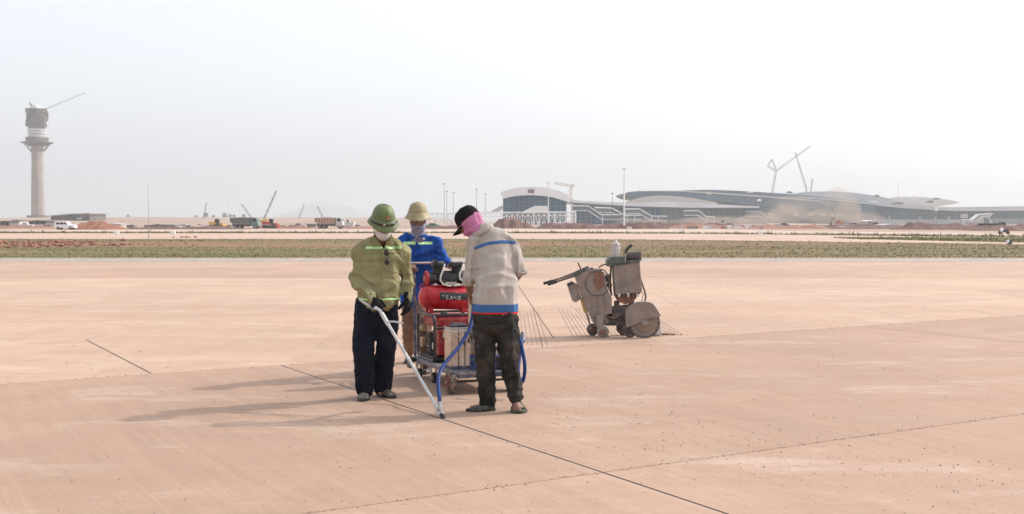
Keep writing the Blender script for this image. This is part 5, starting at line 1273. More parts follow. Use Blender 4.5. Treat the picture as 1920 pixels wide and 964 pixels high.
def hand(mb, W, d, pn, ts, curl, inf=0.0, sc=1.0, thumb=(.55, .65, .5)):
    W = Vector(W); d = Vector(d).normalized(); pn = Vector(pn); pn = (pn - d*pn.dot(d)).normalized(); s = d.cross(pn).normalized() * ts
    K = W + d * .085 * sc
    mb.limb([W - d*.02, W + d*.02, W + d*.05, K - d*.008], [(.026+inf, .021+inf), (.033+inf, .018+inf), (.040+inf, .017+inf), (.038+inf, .014+inf)], 16, side=s)
    for i, (L, rr_) in enumerate(((.070, .0088), (.078, .0090), (.072, .0086), (.056, .0078))):
        b = K + s * (.031 - .0205*i) * sc - d*.012; a = 0; q = [b]; cc = curl[i] if isinstance(curl, (list, tuple)) else curl
        for k, fr in enumerate((.45, .30, .25)):
            a += cc * (1.0, 1.15, .8)[k] * .9 + (0 if k else .0); dd = d*math.cos(a) + pn*math.sin(a) + s*(.05 - .035*i); q.append(q[-1] + dd.normalized()*L*fr*sc*1.15)
        mb.limb(q, [rr_+inf, rr_*.97+inf, rr_*.9+inf, rr_*.8+inf], 8)
    b = W + d*.028 + s*.027; t1 = (d*thumb[0] + s*thumb[1] + pn*thumb[2]).normalized(); t2 = (d*.8 + s*.1 + pn*.75).normalized()
    mb.limb([b, b + t1*.038, b + t1*.038 + t2*.03, b + t1*.038 + t2*.052], [.014+inf, .011+inf, .0098+inf, .008+inf], 8)
def head(mb, M):
    def b(c, r): mb.ball(M @ Vector(c), r, 20, M.to_3x3().to_4x4())
    b((0, .012, .035), (.075, .094, .09)); b((0, -.018, -.02), (.064, .074, .085)); b((0, -.052, -.088), (.034, .03, .024)); b((0, -.03, -.07), (.05, .05, .035))
    mb.limb([M @ Vector((0, -.088, .012)), M @ Vector((0, -.101, -.015)), M @ Vector((0, -.106, -.028))], [.008, .011, .015], 10)
    b((0, -.09, -.03), (.018, .013, .009)); b((0, -.084, -.055), (.025, .012, .007)); b((0, -.082, -.066), (.022, .012, .007)); b((0, -.077, .035), (.052, .014, .010))
    for s in (-1, 1): b((s*.073, .012, -.008), (.009, .02, .031)); b((s*.045, -.058, -.02), (.02, .022, .02))
def hframe(c, yaw, pitch, roll=0): return Matrix.Translation(Vector(c)) @ Matrix.Rotation(R(yaw), 4, 'Z') @ Matrix.Rotation(R(pitch), 4, 'X') @ Matrix.Rotation(R(roll), 4, 'Y')
def local(mb, M, origin):
    bmesh.ops.transform(mb.bm, matrix=Matrix.Translation(-Vector(origin)) @ M, verts=mb.bm.verts); return mb
def lathe_oval(prof, n=48, sx=.88, sy=1.08, droop=.0, bumpf=0):
    mb = MB(); rings = []
    for (r, z) in prof:
        ring = []
        for k in range(n):
            a = 2*math.pi*k/n; c, s = math.cos(a), math.sin(a); e = max(0, r - .105) / .05
            ring.append(mb.bm.verts.new((max(r, .0006)*c*sx, max(r, .0006)*s*sy*(1 + .06*e*abs(s)), z - droop*e*s*s*.5 + bumpf*noise.noise(Vector((c*2, s*2, z*20))))))
        rings.append(ring)
    for i in range(len(rings)-1):
        for k in range(n): mb.bm.faces.new((rings[i][k], rings[i][(k+1) % n], rings[i+1][(k+1) % n], rings[i+1][k]))
    mb.bm.faces.new(list(reversed(rings[0]))); mb.bm.faces.new(rings[-1]); return mb
PITH = [(.001, .148), (.02, .1475), (.045, .142), (.07, .130), (.090, .110), (.103, .085), (.108, .062), (.110, .046), (.116, .036), (.130, .018), (.146, -.004), (.153, -.014), (.1535, -.018), (.149, -.017), (.128, .004), (.108, .028), (.1, .05), (.09, .09), (.05, .125), (.001, .135)]
M_SKIN = mat("skin", (.42, .22, .14), .55, scale=20, var=.1, bmp=.002, bscale=200)
M_SKIND = mat("dark_tanned_skin", (.21, .105, .07), .55, scale=20, var=.15, bmp=.002, bscale=200)
M_EYEW = mat("eye_white", (.7, .66, .62), .3); M_EYED = mat("eye_dark", (.02, .012, .01), .2); M_HAIR = mat("black_hair", (.015, .012, .01), .6, scale=60, bmp=.004, bscale=120)
def eyes(par, M, o):
    for s in (-1, 1):
        e = local(MB().ball((s*.031, -.078, .006), (.0125, .009, .009), 14), M, o).build("eye", M_EYEW, par, True); local(MB().ball((s*.031, -.0865, .005), (.005, .003, .005), 10), M, o).build("iris", M_EYED, e, True)
def helmet(par, M, o, m, strap, badge):
    Mh = M @ Matrix.Translation((0, .012, .045)) @ Matrix.Rotation(R(-6), 4, 'X')
    h = local(lathe_oval(PITH, droop=.06, bumpf=.004), Mh, o).build("pith_helmet", m, par, True)
    local(MB().disc((0, .0, .145), (0, 0, 1), [(0, .014), (.005, .012), (.006, .006)], 16), Mh, o).build("vent_button", M_EYED if badge else m, h, True)
    n = 40
    pts = [(math.cos(2*math.pi*k/n)*.111*.88, math.sin(2*math.pi*k/n)*.111*1.08, .047) for k in range(n+1)]
    local(MB().tube(pts, [(.0035, .010)]*(n+1), 8, caps=False, side=(1, 0, 0)), Mh, o).build("helmet_band", m, h, True)
    if strap:
        pts = [(math.sin(R(a))*.140*.88, -math.cos(R(a))*.140*1.10, .018 - .004*math.cos(R(a))) for a in range(-75, 76, 10)]
        local(MB().tube(pts, [(.003, .008)]*len(pts), 6, side=(0, 1, 0)), Mh, o).build("front_strap", M_EYED, h, True)
        for a in (-12, 38): local(MB().disc((math.sin(R(a))*.144*.88, -math.cos(R(a))*.144*1.10, .018), (math.sin(R(a)), -math.cos(R(a)), 0), [(-.003, .009), (.004, .009), (.005, .005)], 14), Mh, o).build("buckle", M_ALU, h, True)
    if badge:
        bd = local(MB().disc((.012, -.108*1.08, .062), (.1, -1, .12), [(-.003, .017), (.003, .016)], 20), Mh, o).build("badge", mat("badge_red", (.40, .09, .06), .4), h)
        mb = MB(); c = Vector((.013, -.1115*1.08, .0622)); st = [c + Vector((math.sin(k*math.pi/5)*(.011 if k % 2 == 0 else .0045), 0, math.cos(k*math.pi/5)*(.011 if k % 2 == 0 else .0045))) for k in range(10)]
        mb.prism(st, (0, -.0018, 0)); local(mb, Mh, o).build("badge_star", mat("badge_gold", (.6, .42, .25), .4), bd)
    return h
def shoe(par, heel, toe, w_, m, o, hgt=.075, nm="shoe", sole=True):
    heel = Vector(heel); toe = Vector(toe); d = (toe - heel).normalized(); L = (toe - heel).length; sd_ = Vector((-d.y, d.x, 0)); mb = MB()
    mb.limb([heel + d*.04 + Vector((0, 0, hgt*.62)), heel + d*L*.4 + Vector((0, 0, hgt*.5)), heel + d*L*.72 + Vector((0, 0, hgt*.36)), heel + d*(L - .04) + Vector((0, 0, hgt*.33))], [(w_*.40, hgt*.6), (w_*.44, hgt*.5), (w_*.5, hgt*.36), (w_*.40, hgt*.28)], 18, side=sd_)
    mb.limb([heel + d*.06 + Vector((0, 0, hgt*.6)), heel + d*.065 + Vector((0, 0, hgt*1.4))], [(w_*.36, w_*.36)]*2, 14)
    s_ = skin(mb, nm, m, par, .006, 3, wrinkle([(.0025, (30, 30, 40), 2)]), o)
    if sole:
        pts = []
        for k in range(24):
            a = 2*math.pi*k/24; f = (math.cos(a) + 1)/2; ww = w_*(.40 + .12*math.sin(math.pi*min(1, f*1.05)))
            pts.append(heel + d*(L*.5 + L*.51*math.cos(a)) + sd_*math.sin(a)*ww + Vector((0, 0, .002)))
        shift(MB().prism(pts, (0, 0, .022)), o).build("sole", M_BLACK, s_)
    return s_
M_OLIVE = cloth("olive_cloth", (.25, .235, .12), .12, .15); M_NAVYC = cloth("navy_trousers", (.008, .010, .019), .25, .02)
M_LIME = mat("lime_reflective", (.50, .80, .36), .4, scale=20, var=.15); M_MASKW = cloth("white_mask", (.62, .60, .60), .05, 0)
M_GLOVE = cloth("black_glove", (.011, .012, .015), .2, .02); M_HGREEN = mat("green_helmet", (.105, .14, .045), .5, scale=14, var=.2, dust=.2, dustc=(.24, .25, .12)); M_HKHAKI = mat("khaki_helmet", (.265, .225, .115), .6, scale=14, var=.15, dust=.2)
M_SHOE = mat("grey_brown_shoe", (.085, .075, .066), .7, scale=14, var=.25, dust=.4)
M_BLUEC = cloth("blue_cloth", (.018, .078, .33), .16, .05); M_GREYC = cloth("grey_beige_cloth", (.41, .365, .33), .08, .25)
M_BLUES = cloth("blue_stripe", (.045, .125, .29), .1, .1); M_REDS = cloth("red_piping", (.55, .03, .03), .1, .0); M_PINK = cloth("pink_hood", (.50, .19, .34), .2, 0, (1.5, 1.5, .5))
M_JEAN = cloth("black_jeans", (.024, .022, .020), .35, .13); M_SCARF = mat("grey_patterned_scarf", (.20, .20, .27), .85, scale=60, var=.6)
M_TANT = cloth("tan_trousers", (.19, .12, .09), .15, .2); M_CAP = cloth("black_cap", (.010, .009, .009), .3, .05)

# ---------------------------------------------------- man in olive
o1 = P(702, 750, 9.78); o1.z = 0
Y0 = 9.80
p1 = MB()
M1 = hframe(P(718, 424, 9.69), 20, 26)
head(p1, M1)
SA, EA, WA = P(680, 468, 9.84), P(671, 524, 9.84), P(699, 562, 9.54)
SB, EB, WB = P(750, 468, 9.84), P(763, 520, 9.90), P(765, 560, 9.78)
HA, HB = P(686, 572, 9.84), P(727, 572, 9.84)
KA, KB = P(682, 648, 9.76), P(724, 650, 9.86)
AA, AB = P(683, 722, 9.78), P(714, 722, 9.94)
p1.limb([P(716, 452, 9.83), P(717, 440, 9.78), P(717, 428, 9.73)], [.06, .055, .05], 16)
p1.limb([P(711, 560, Y0+.03), P(711, 530, Y0+.03), P(713, 495, Y0+.04), P(715, 475, Y0+.06)], [(.12, .08), (.12, .08), (.13, .07), (.09, .05)], 20, side=(1, 0, 0))
for s_, e_, w_ in ((SA, EA, WA), (SB, EB, WB)):
    p1.limb([s_, s_.lerp(e_, .5), e_, e_.lerp(w_, .4), w_], [.040, .040, .034, .034, .026], 14)
for h_, k_, a_ in ((HA, KA, AA), (HB, KB, AB)):
    p1.limb([h_, h_.lerp(k_, .5), k_, k_.lerp(a_, .35), a_], [.085, .075, .055, .052, .036], 16); p1.limb([a_, a_ + Vector((0, -.02, -.045)), a_ + Vector((0, -.06, -.07))], [.034, .028, .018], 12)
G1 = (P(833, 787, 8.78) - P(712, 582, 9.42)).normalized()
dA = (HND - WA); dirA = (dA.normalized() + Vector((.25, -.2, -.55))).normalized()
hA = dict(W=WA, d=dirA, pn=Vector((.25, .75, -.35)), ts=1, curl=(1.05, 1.1, 1.1, 1.1))
hB = dict(W=WB, d=Vector((.0, -.12, -1)), pn=Vector((-.8, .5, 0)), ts=-1, curl=(.35, .42, .48, .55))
for h in (hA, hB): hand(p1, **h)
man1 = skin(p1, "person", M_SKIN, None, .0055, 2, None, o1); man1.location = o1
tag(man1, "man in olive shirt and green pith helmet holding a long white lance", "person")
eyes(man1, M1, o1)
g = MB()
g.limb([P(711, 556, Y0), P(710.5, 540, Y0), P(711, 515, Y0), P(713, 485, Y0+.01), P(714.5, 466, Y0+.03), P(716, 456, Y0+.04)], [(.190, .145), (.192, .145), (.178, .135), (.182, .14), (.165, .112), (.085, .07)], 26, side=(1, 0, 0))
g.limb([P(712, 562, Y0), P(711, 552, Y0)], [(.176, .14), (.185, .145)], 24, side=(1, 0, 0))
g.limb([P(702, 455, 9.85), SA, SA.lerp(EA, .35), SA.lerp(EA, .75), EA, EA.lerp(WA, .3), EA.lerp(WA, .75), WA.lerp(EA, .02)], [.06, .077, .074, .068, .068, .064, .052, .044], 20)
g.limb([P(729, 455, 9.85), SB, SB.lerp(EB, .35), SB.lerp(EB, .75), EB, EB.lerp(WB, .35), EB.lerp(WB, .8), WB.lerp(EB, .02)], [.06, .077, .072, .064, .064, .06, .050, .044], 20)
shirt = skin(g, "shirt", M_OLIVE, man1, .008, 4, wrinkle([(.020, (3.2, 3.2, 7.5), 1.3), (.014, (9, 6, 3.2), 4.1), (.008, (6, 6, 15), 7)]), o1)
bm = bmesh.new(); bm.from_mesh(shirt.data)
def in_v(c):
    w = c + o1; px = 960 + w.x / w.y * F
    top_, bot_ = P(718, 440, 9.72).z, P(718, 466, 9.72).z; t_ = (w.z - bot_) / (top_ - bot_)
    return w.y < 9.80 and t_ > 0 and abs(px - 719) < 1 + 11 * min(1.1, t_)
bmesh.ops.delete(bm, geom=[f for f in bm.faces if in_v(f.calc_center_median())], context='FACES'); bm.to_mesh(shirt.data); bm.free(); shirt.data.polygons.foreach_set('use_smooth', [True]*len(shirt.data.polygons))
L1_ = lambda v: Vector(v) - o1
zc = lambda py, Y=Y0: P(700, py, Y).z
xc = lambda px, Y=Y0: P(px, 500, Y).x - o1.x
zz = zc(464)
band(shirt, [((0, 0, zc(467.5, 9.7)), (0, 0, -1)), ((0, 0, zc(462.5, 9.7)), (0, 0, 1)), ((xc(688), 0, 0), (-1, 0, 0)), ((xc(752), 0, 0), (1, 0, 0)), ((0, 0, 0), (0, 1, 0))], .004, "reflective_tape", M_LIME, shirt)
band(shirt, [((0, 0, zc(558)), (0, 0, 1)), ((0, 0, zc(561.5)), (0, 0, -1)), ((xc(664), 0, 0), (-1, 0, 0)), ((xc(755), 0, 0), (1, 0, 0))], .003, "hem_tape", M_LIME, shirt)
fl = [(0, -9.8 + Y0, 0)]
for (x0, x1) in ((691, 710), (731, 749)):
    pk = band(shirt, [((0, 0, zc(470, 9.68)), (0, 0, 1)), ((0, 0, zc(488, 9.68)), (0, 0, -1)), ((xc(x0), 0, 0), (-1, 0, 0)), ((xc(x1), 0, 0), (1, 0, 0)), ((0, 0, 0), (0, 1, 0))], .006, "chest_pocket", M_OLIVE, shirt)
    band(shirt, [((0, 0, zc(470, 9.68)), (0, 0, 1)), ((0, 0, zc(476, 9.68)), (0, 0, -1)), ((xc(x0 - .8), 0, 0), (-1, 0, 0)), ((xc(x1 + .8), 0, 0), (1, 0, 0)), ((0, 0, 0), (0, 1, 0))], .011, "pocket_flap", M_OLIVE, pk)
band(shirt, [((0, 0, zc(457, 9.7)), (0, 0, 1)), ((xc(719.5), 0, 0), (-1, 0, 0)), ((xc(724.5), 0, 0), (1, 0, 0)), ((0, -.02, 0), (0, 1, 0)), ((0, 0, zc(556, 9.7)), (0, 0, -1))], .005, "placket", M_OLIVE, shirt)
# collar flaps
for s, pts in ((0, [(702, 440), (697, 449), (702, 463), (712, 460), (711, 449)]), (1, [(735, 440), (740, 449), (735, 463), (727, 461), (728, 449)])):
    c = MB().prism([P(a, b, 9.70 - (.01 if i >= 3 else 0) - (.035 if i == 2 else 0) + (.05 if i == 0 else 0)) for i, (a, b) in enumerate(pts)], (0, .016, -.004)); shift(c, o1).build("collar", M_OLIVE, shirt, bevel=.004)
c = MB().tube([P(702, 444, 9.76), P(704, 441, 9.84), P(716, 438, 9.89), P(730, 441, 9.84), P(733, 444, 9.76)], [(.022, .012)]*5, 10, side=(0, 0, 1)); shift(c, o1).build("collar", M_OLIVE, shirt, True)
# sunglasses hung from the placket
sg = empty("sunglasses", o1, 0, "dark sunglasses hanging from the front of the olive shirt", "sunglasses")
for (a, b) in ((724.5, 474), (725.5, 491)): shift(MB().ball(P(a, b, 9.635), (.023, .009, .027), 18), o1).build("lens", M_EYED, sg, True)
shift(MB().tube([P(722, 466, 9.66), P(723.5, 482, 9.63), P(726, 484, 9.63), P(725, 497, 9.64)], .004, 8).tube([P(724, 464, 9.66), P(727, 470, 9.645), P(728, 478, 9.64)], .003, 8), o1).build("frame", M_BLACK, sg, True)
g = MB()
g.limb([P(709, 556, 9.84), P(708, 572, 9.84), P(706, 592, 9.85)], [(.178, .13), (.190, .138), (.165, .13)], 24, side=(1, 0, 0))
for h_, k_, a_, w_ in ((HA + Vector((.01, 0, 0)), KA, AA, (.108, .103, .094, .090, .083)), (HB - Vector((.005, 0, 0)), KB, AB + Vector((.015, 0, 0)), (.106, .104, .094, .090, .080))):
    g.limb([h_, h_.lerp(k_, .5), k_, k_.lerp(a_, .5), a_ + Vector((0, 0, -.03))], list(w_), 22)
trous = skin(g, "trousers", M_NAVYC, man1, .008, 4, wrinkle([(.011, (8, 8, 2.0), 2.2), (.006, (4, 4, 9), 6), (.003, (6, 6, 20), 9)]), o1)
glv = MB(); hand(glv, **hA, inf=.0055); e_ = (EA - WA).normalized(); glv.limb([WA + e_*.005, WA + e_*.035], [.034, .040], 14); skin(glv, "glove", M_GLOVE, man1, .0055, 2, None, o1)
glv = MB(); hand(glv, **hB, inf=.0055); e_ = (EB - WB).normalized(); glv.limb([WB + e_*.005, WB + e_*.035], [.034, .040], 14); skin(glv, "glove", M_GLOVE, man1, .0055, 2, None, o1)
helmet(man1, M1, o1, M_HGREEN, True, True)
mk_ = MB().ball((0, -.02, -.038), (.072, .092, .079), 32)
for pc, pn_ in (((0, 0, -.002), (0, -.12, 1)), ((0, .028, 0), (0, 1, 0))): bmesh.ops.bisect_plane(mk_.bm, geom=list(mk_.bm.verts)+list(mk_.bm.edges)+list(mk_.bm.faces), plane_co=Vector(pc), plane_no=Vector(pn_), clear_outer=True)
for v_ in mk_.bm.verts:
    if v_.co.y < -.07: v_.co.y -= .012 * math.exp(-(v_.co.x/.02)**2) * (1 if v_.co.z > -.06 else .5)
    v_.co += Vector((0, 0, 1)) * .003 * math.sin(v_.co.z*230 + abs(v_.co.x)*40) * (1 if v_.co.y < -.03 else 0)
mk_.bm.normal_update(); local(mk_, M1, o1).build("face_mask", M_MASKW, man1, True)
local(MB().tube([(-.082, .0, .02), (-.082, -.012, -.04), (-.060, -.055, -.098), (-.02, -.075, -.124), (.03, -.07, -.12), (.065, -.05, -.09), (.08, -.01, -.03), (.08, 0, .02)], [(.0025, .006)]*8, 8), M1, o1).build("chin_strap", M_EYED, man1, True)
local(MB().ball((0, .025, .0), (.079, .083, .06), 20), M1, o1).build("hair", M_HAIR, man1, True)
def tor(z): return z
p_ = P(682, 752, 9.7); shoe(man1, (P(684, 735, 9.88).x, 9.84, 0), (P(680.5, 745, 9.62).x, 9.61, 0), .105, M_SHOE, o1)
shoe(man1, (P(710, 740, 9.98).x, 9.97, 0), (P(742, 745, 9.80).x, 9.80, 0), .10, M_SHOE, o1)

# ---------------------------------------------------- man in blue
Y2 = 11.38; o2 = P(783, 690, 11.7); o2.z = 0
p2 = MB(); M2 = hframe(P(783.5, 414.5, 11.32), 4, 6)
head(p2, M2)
SA, EA, WA = P(756, 455, 11.42), P(752, 492, 11.50), P(770, 499, 11.30)
SB, EB, WB = P(815, 455, 11.42), P(833, 484, 11.42), P(848, 496, 11.34)
HA, HB = P(771, 558, 11.62), P(793, 558, 11.62); KA, KB = P(768, 618, 11.85), P(795, 622, 11.35); AA, AB = P(767, 662, 12.35), P(798, 690, 11.5)
p2.limb([P(784, 446, 11.42), P(784, 436, 11.38), P(783.5, 424, 11.34)], [.06, .055, .05], 16)
p2.limb([P(782, 558, 11.6), P(783, 530, 11.55), P(785, 495, 11.52), P(786, 472, 11.46)], [(.11, .07), (.11, .07), (.13, .07), (.09, .05)], 20, side=(1, 0, 0))
for s_, e_, w_ in ((SA, EA, WA), (SB, EB, WB)): p2.limb([s_, s_.lerp(e_, .5), e_, e_.lerp(w_, .4), w_], [.052, .046, .036, .038, .026], 14)
for h_, k_, a_ in ((HA, KA, AA), (HB, KB, AB)):
    p2.limb([h_, h_.lerp(k_, .5), k_, k_.lerp(a_, .35), a_], [.085, .075, .055, .052, .036], 16); p2.limb([a_, a_ + Vector((0, -.02, -.045)), a_ + Vector((0, -.06, -.07))], [.034, .028, .018], 12)
hand(p2, WA, (.15, -.5, .1), (-.1, -.3, -1), 1, (.95, 1.0, 1.0, 1.0)); hand(p2, WB, (.1, -.5, .1), (.0, -.3, -1), -1, (.95, 1.0, 1.0, 1.0))
man2 = skin(p2, "person", M_SKIND, None, .0055, 2, None, o2); man2.location = o2
tag(man2, "man in bright blue jacket and khaki pith helmet pushing the trolley", "person")
eyes(man2, M2, o2)
g = MB()
g.limb([P(781, 556, 11.6), P(782, 535, 11.58), P(784, 505, 11.52), P(786, 480, 11.46), P(786, 460, 11.42), P(785, 449, 11.42)], [(.175, .14), (.175, .14), (.175, .135), (.19, .14), (.178, .118), (.10, .085)], 26, side=(1, 0, 0))
g.limb([P(770, 450, 11.43), SA, SA.lerp(EA, .5), EA, EA.lerp(WA, .6), EA.lerp(WA, .85)], [.06, .075, .068, .062, .05, .045], 20)
g.limb([P(800, 450, 11.43), SB, SB.lerp(EB, .5), EB, EB.lerp(WB, .6), EB.lerp(WB, .85)], [.06, .078, .072, .064, .052, .046], 20)
jk = skin(g, "jacket", M_BLUEC, man2, .008, 4, wrinkle([(.020, (3.2, 3.2, 7.5), 3.3), (.015, (9, 6, 3.2), 5.1), (.008, (6, 6, 15), 8)]), o2)
x2 = lambda px: P(px, 500, 11.35).x - o2.x; z2 = lambda py, Y=11.33: P(700, py, Y).z
for (a, b) in ((757, 780), (785, 811)): band(jk, [((0, 0, z2(458.5)), (0, 0, -1)), ((0, 0, z2(453.5)), (0, 0, 1)), ((x2(a), 0, 0), (-1, 0, 0)), ((x2(b), 0, 0), (1, 0, 0)), ((0, -.3, 0), (0, 1, 0))], .005, "reflective_tape", M_LIME, jk)
band(jk, [((x2(780.5), 0, 0), (-1, 0, 0)), ((x2(784.5), 0, 0), (1, 0, 0)), ((0, -.3, 0), (0, 1, 0)), ((0, 0, z2(552)), (0, 0, -1))], .006, "placket", M_BLUEC, jk)
for (x0, x1) in ((761, 775), (790, 805)): band(jk, [((0, 0, z2(462)), (0, 0, 1)), ((0, 0, z2(478)), (0, 0, -1)), ((x2(x0), 0, 0), (-1, 0, 0)), ((x2(x1), 0, 0), (1, 0, 0)), ((0, -.3, 0), (0, 1, 0))], .006, "chest_pocket", M_BLUEC, jk)
for pts in ([(768, 437), (767, 444), (771, 449), (777, 446), (781, 441)], [(800, 438), (802, 444), (797, 450), (791, 446), (786, 441)]):
    c = MB().prism([P(a, b, 11.285 - (.015 if i >= 3 else 0) + (.06 if i == 0 else 0)) for i, (a, b) in enumerate(pts)], (0, .016, -.004)); shift(c, o2).build("collar", M_BLUEC, jk, bevel=.004)
c = MB().disc(P(794.5, 447.5, 11.27), (0, -1, .3), [(-.004, .014), (.004, .013)], 16); shift(c, o2).build("chest_emblem", mat("emblem_pale", (.5, .55, .6), .6), jk)
g = MB(); g.limb([P(782, 555, 11.6), P(782, 572, 11.62)], [(.16, .13), (.165, .13)], 22, side=(1, 0, 0))
for h_, k_, a_ in ((HA, KA, AA), (HB, KB, AB)): g.limb([h_, h_.lerp(k_, .5), k_, k_.lerp(a_, .5), a_ + Vector((0, 0, .02))], [.105, .095, .078, .07, .062], 20)
skin(g, "trousers", M_TANT, man2, .009, 4, wrinkle([(.010, (10, 9, 5), 2.2), (.006, (8, 8, 16), 6)]), o2)
for a_ in (AA, AB): shoe(man2, (a_.x, a_.y + .08, max(0, a_.z - .11)), (a_.x, a_.y - .18, 0 if a_ is AB else .0), .095, M_BLACK, o2)
helmet(man2, M2, o2, M_HKHAKI, False, False)
g = MB(); Mx = lambda c: M2 @ Vector(c)
g.ball(Mx((0, -.022, -.045)), (.073, .088, .075), 24, M2.to_3x3().to_4x4()); g.ball(Mx((0, .02, -.03)), (.082, .09, .08), 24, M2.to_3x3().to_4x4()); g.limb([Mx((0, -.01, -.07)), Mx((0, .0, -.14)), Mx((0, .01, -.18))], [(.072, .08), (.066, .07), (.075, .07)], 20, side=(1, 0, 0))
hd2 = skin(g, "face_scarf", M_SCARF, man2, .006, 2, wrinkle([(.006, (18, 18, 22), 3)]), o2)
# trim above the cheekbones so the eyes show
bm = bmesh.new(); bm.from_mesh(hd2.data); inv = Matrix.Translation(-o2) @ M2
bmesh.ops.bisect_plane(bm, geom=list(bm.verts)+list(bm.edges)+list(bm.faces), plane_co=inv @ Vector((0, 0, -.012)), plane_no=inv.to_3x3() @ Vector((0, -.25, 1)), clear_outer=True); bm.to_mesh(hd2.data); bm.free()
hd2.data.polygons.foreach_set('use_smooth', [True]*len(hd2.data.polygons))
local(MB().ball((0, .028, .0), (.079, .08, .062), 20), M2, o2).build("hair", M_HAIR, man2, True)

# ---------------------------------------------------- man in grey, seen from behind
o3 = P(935, 775, 9.1); o3.z = 0
p3 = MB(); M3 = hframe(P(879, 416, 9.40), -112, 36)
head(p3, M3)
SA, EA, WA = P(891, 455, 9.33), P(879, 522, 9.30), P(883, 556, 9.52)
SB, EB, WB = P(957, 457, 9.33), P(976, 506, 9.27), P(957, 536, 9.40)
HA, HB = P(908, 592, 9.17), P(949, 592, 9.17); KA, KB = P(909, 672, 9.12), P(955, 672, 9.12); AA, AB = P(915, 752, 9.18), P(966, 748, 9.10)
p3.limb([P(917, 440, 9.36), P(904, 434, 9.37), P(892, 427, 9.38)], [.045, .048, .05], 16)
p3.limb([P(928, 590, 9.17), P(927, 550, 9.2), P(926, 500, 9.29), P(922, 475, 9.36)], [(.12, .08), (.12, .08), (.13, .07), (.09, .05)], 20, side=(1, 0, 0))
for s_, e_, w_ in ((SA, EA, WA), (SB, EB, WB)): p3.limb([s_, s_.lerp(e_, .5), e_, e_.lerp(w_, .4), w_], [.034, .034, .033, .039, .027], 14)
for h_, k_, a_ in ((HA, KA, AA), (HB, KB, AB)): p3.limb([h_, h_.lerp(k_, .5), k_, k_.lerp(a_, .35), a_], [.085, .075, .055, .052, .036], 16)
p3.limb([AA + Vector((.02, 0, -.03)), AA + Vector((-.06, .0, -.055)), AA + Vector((-.13, .0, -.062))], [.034, .034, .026], 12)
p3.limb([P(967, 757, 9.08), P(969, 767, 9.05), P(972, 771, 9.12)], [.034, .036, .03], 12)
p3.limb([P(970, 770, 9.08), P(962, 772, 9.18)], [(.034, .02), (.042, .015)], 12)
hand(p3, WA, (.15, .3, -.8), (.6, .5, 0), 1, (.6, .65, .7, .75)); hand(p3, WB, (-.6, .5, -.3), (-.2, .3, -.8), 1, (.5, .5, .6, .6))
man3 = skin(p3, "person", M_SKIND, None, .0055, 2, None, o3); man3.location = o3
tag(man3, "man seen from behind in grey jacket, black cap and pink hood", "person")
eyes(man3, M3, o3)
g = MB()
g.limb([P(929, 584, 9.18), P(928, 560, 9.19), P(927, 530, 9.22), P(927, 495, 9.28), P(926, 466, 9.32), P(921, 449, 9.34), P(912, 436, 9.34)], [(.190, .145), (.190, .145), (.180, .135), (.178, .135), (.170, .125), (.140, .11), (.085, .08)], 28, side=(1, 0, 0))
g.limb([P(907, 444, 9.34), SA, SA.lerp(EA, .35), SA.lerp(EA, .8), EA.lerp(WA, -.05), EA.lerp(WA, .06)], [.055, .068, .065, .058, .056, .054], 20)
g.limb([P(944, 446, 9.34), SB, SB.lerp(EB, .35), SB.lerp(EB, .75), SB.lerp(EB, .92), EB], [.055, .066, .062, .056, .054, .052], 20)
def w3(p):
    base_ = wrinkle([(.014, (3.5, 3.5, 8), 1.9), (.008, (10, 6, 3.5), 4.4)])(p)
    back = 1 if p.y < 9.3 else .3
    t_ = max(0, min(1, (z3(466) - p.z) / .08)) * max(0, min(1, (p.z - z3(575)) / .15 + .25)) * back
    return base_ + .026 * t_ * (fold(p, (9, 2, .9), 3.7) - .4)
z3 = lambda py, Y=9.15: P(900, py, Y).z
jk = skin(g, "jacket", M_GREYC, man3, .0075, 4, w3, o3)
x3 = lambda px: P(px, 500, 9.15).x - o3.x
nrm = lambda v: Vector(v).normalized()
# yoke stripe, slightly arched across the back
for (xa, xb, za, zb) in ((889, 915, 466, 457), (915, 940, 457, 453.5), (940, 966, 453.5, 455.5)):
    A_ = Vector((x3(xa), 0, z3(za))); B_ = Vector((x3(xb), 0, z3(zb))); dd = (B_ - A_).normalized(); nn = Vector((-dd.z, 0, dd.x))
    band(jk, [((x3(xa), 0, 0), (-1, 0, 0)), ((x3(xb), 0, 0), (1, 0, 0)), (A_ + nn*.011, nn), (A_ - nn*.012, -nn), ((0, .3, 0), (0, 1, 0))], .005, "yoke_stripe", M_BLUES, jk)
band(jk, [((0, 0, z3(587)), (0, 0, -1)), ((0, 0, z3(570)), (0, 0, 1)), ((x3(881), 0, 0), (-1, 0, 0))], .004, "waistband", M_BLUES, jk)
band(jk, [((0, 0, z3(584.5)), (0, 0, 1)), ((0, 0, z3(587.5)), (0, 0, -1))], .008, "red_piping", M_REDS, jk)
for (s_, e_) in ((EA.lerp(WA, .03), (WA - EA).normalized()), (EB, (EB - SB).normalized() * .4 + (WB - EB).normalized() * .6)):
    shift(MB().tube([s_ + e_*.0, s_ + e_*.03, s_ + e_*.04], [.060, .058, .050], 20), o3).build("sleeve_cuff", M_GREYC, jk, True)
cc_ = P(906, 433, 9.345); c = MB().tube([cc_ + Vector((.88, 0, .47))*.088*math.cos(R(k*20)) + Vector((0, 1, 0))*.086*math.sin(R(k*20)) for k in range(19)], [(.022, .009)]*19, 10, caps=False, side=(-.47, 0, .88)); shift(c, o3).build("collar", M_GREYC, jk, True)
g = MB(); g.limb([P(928, 580, 9.18), P(928, 596, 9.17), P(929, 612, 9.17)], [(.175, .13), (.183, .145), (.16, .13)], 24, side=(1, 0, 0))
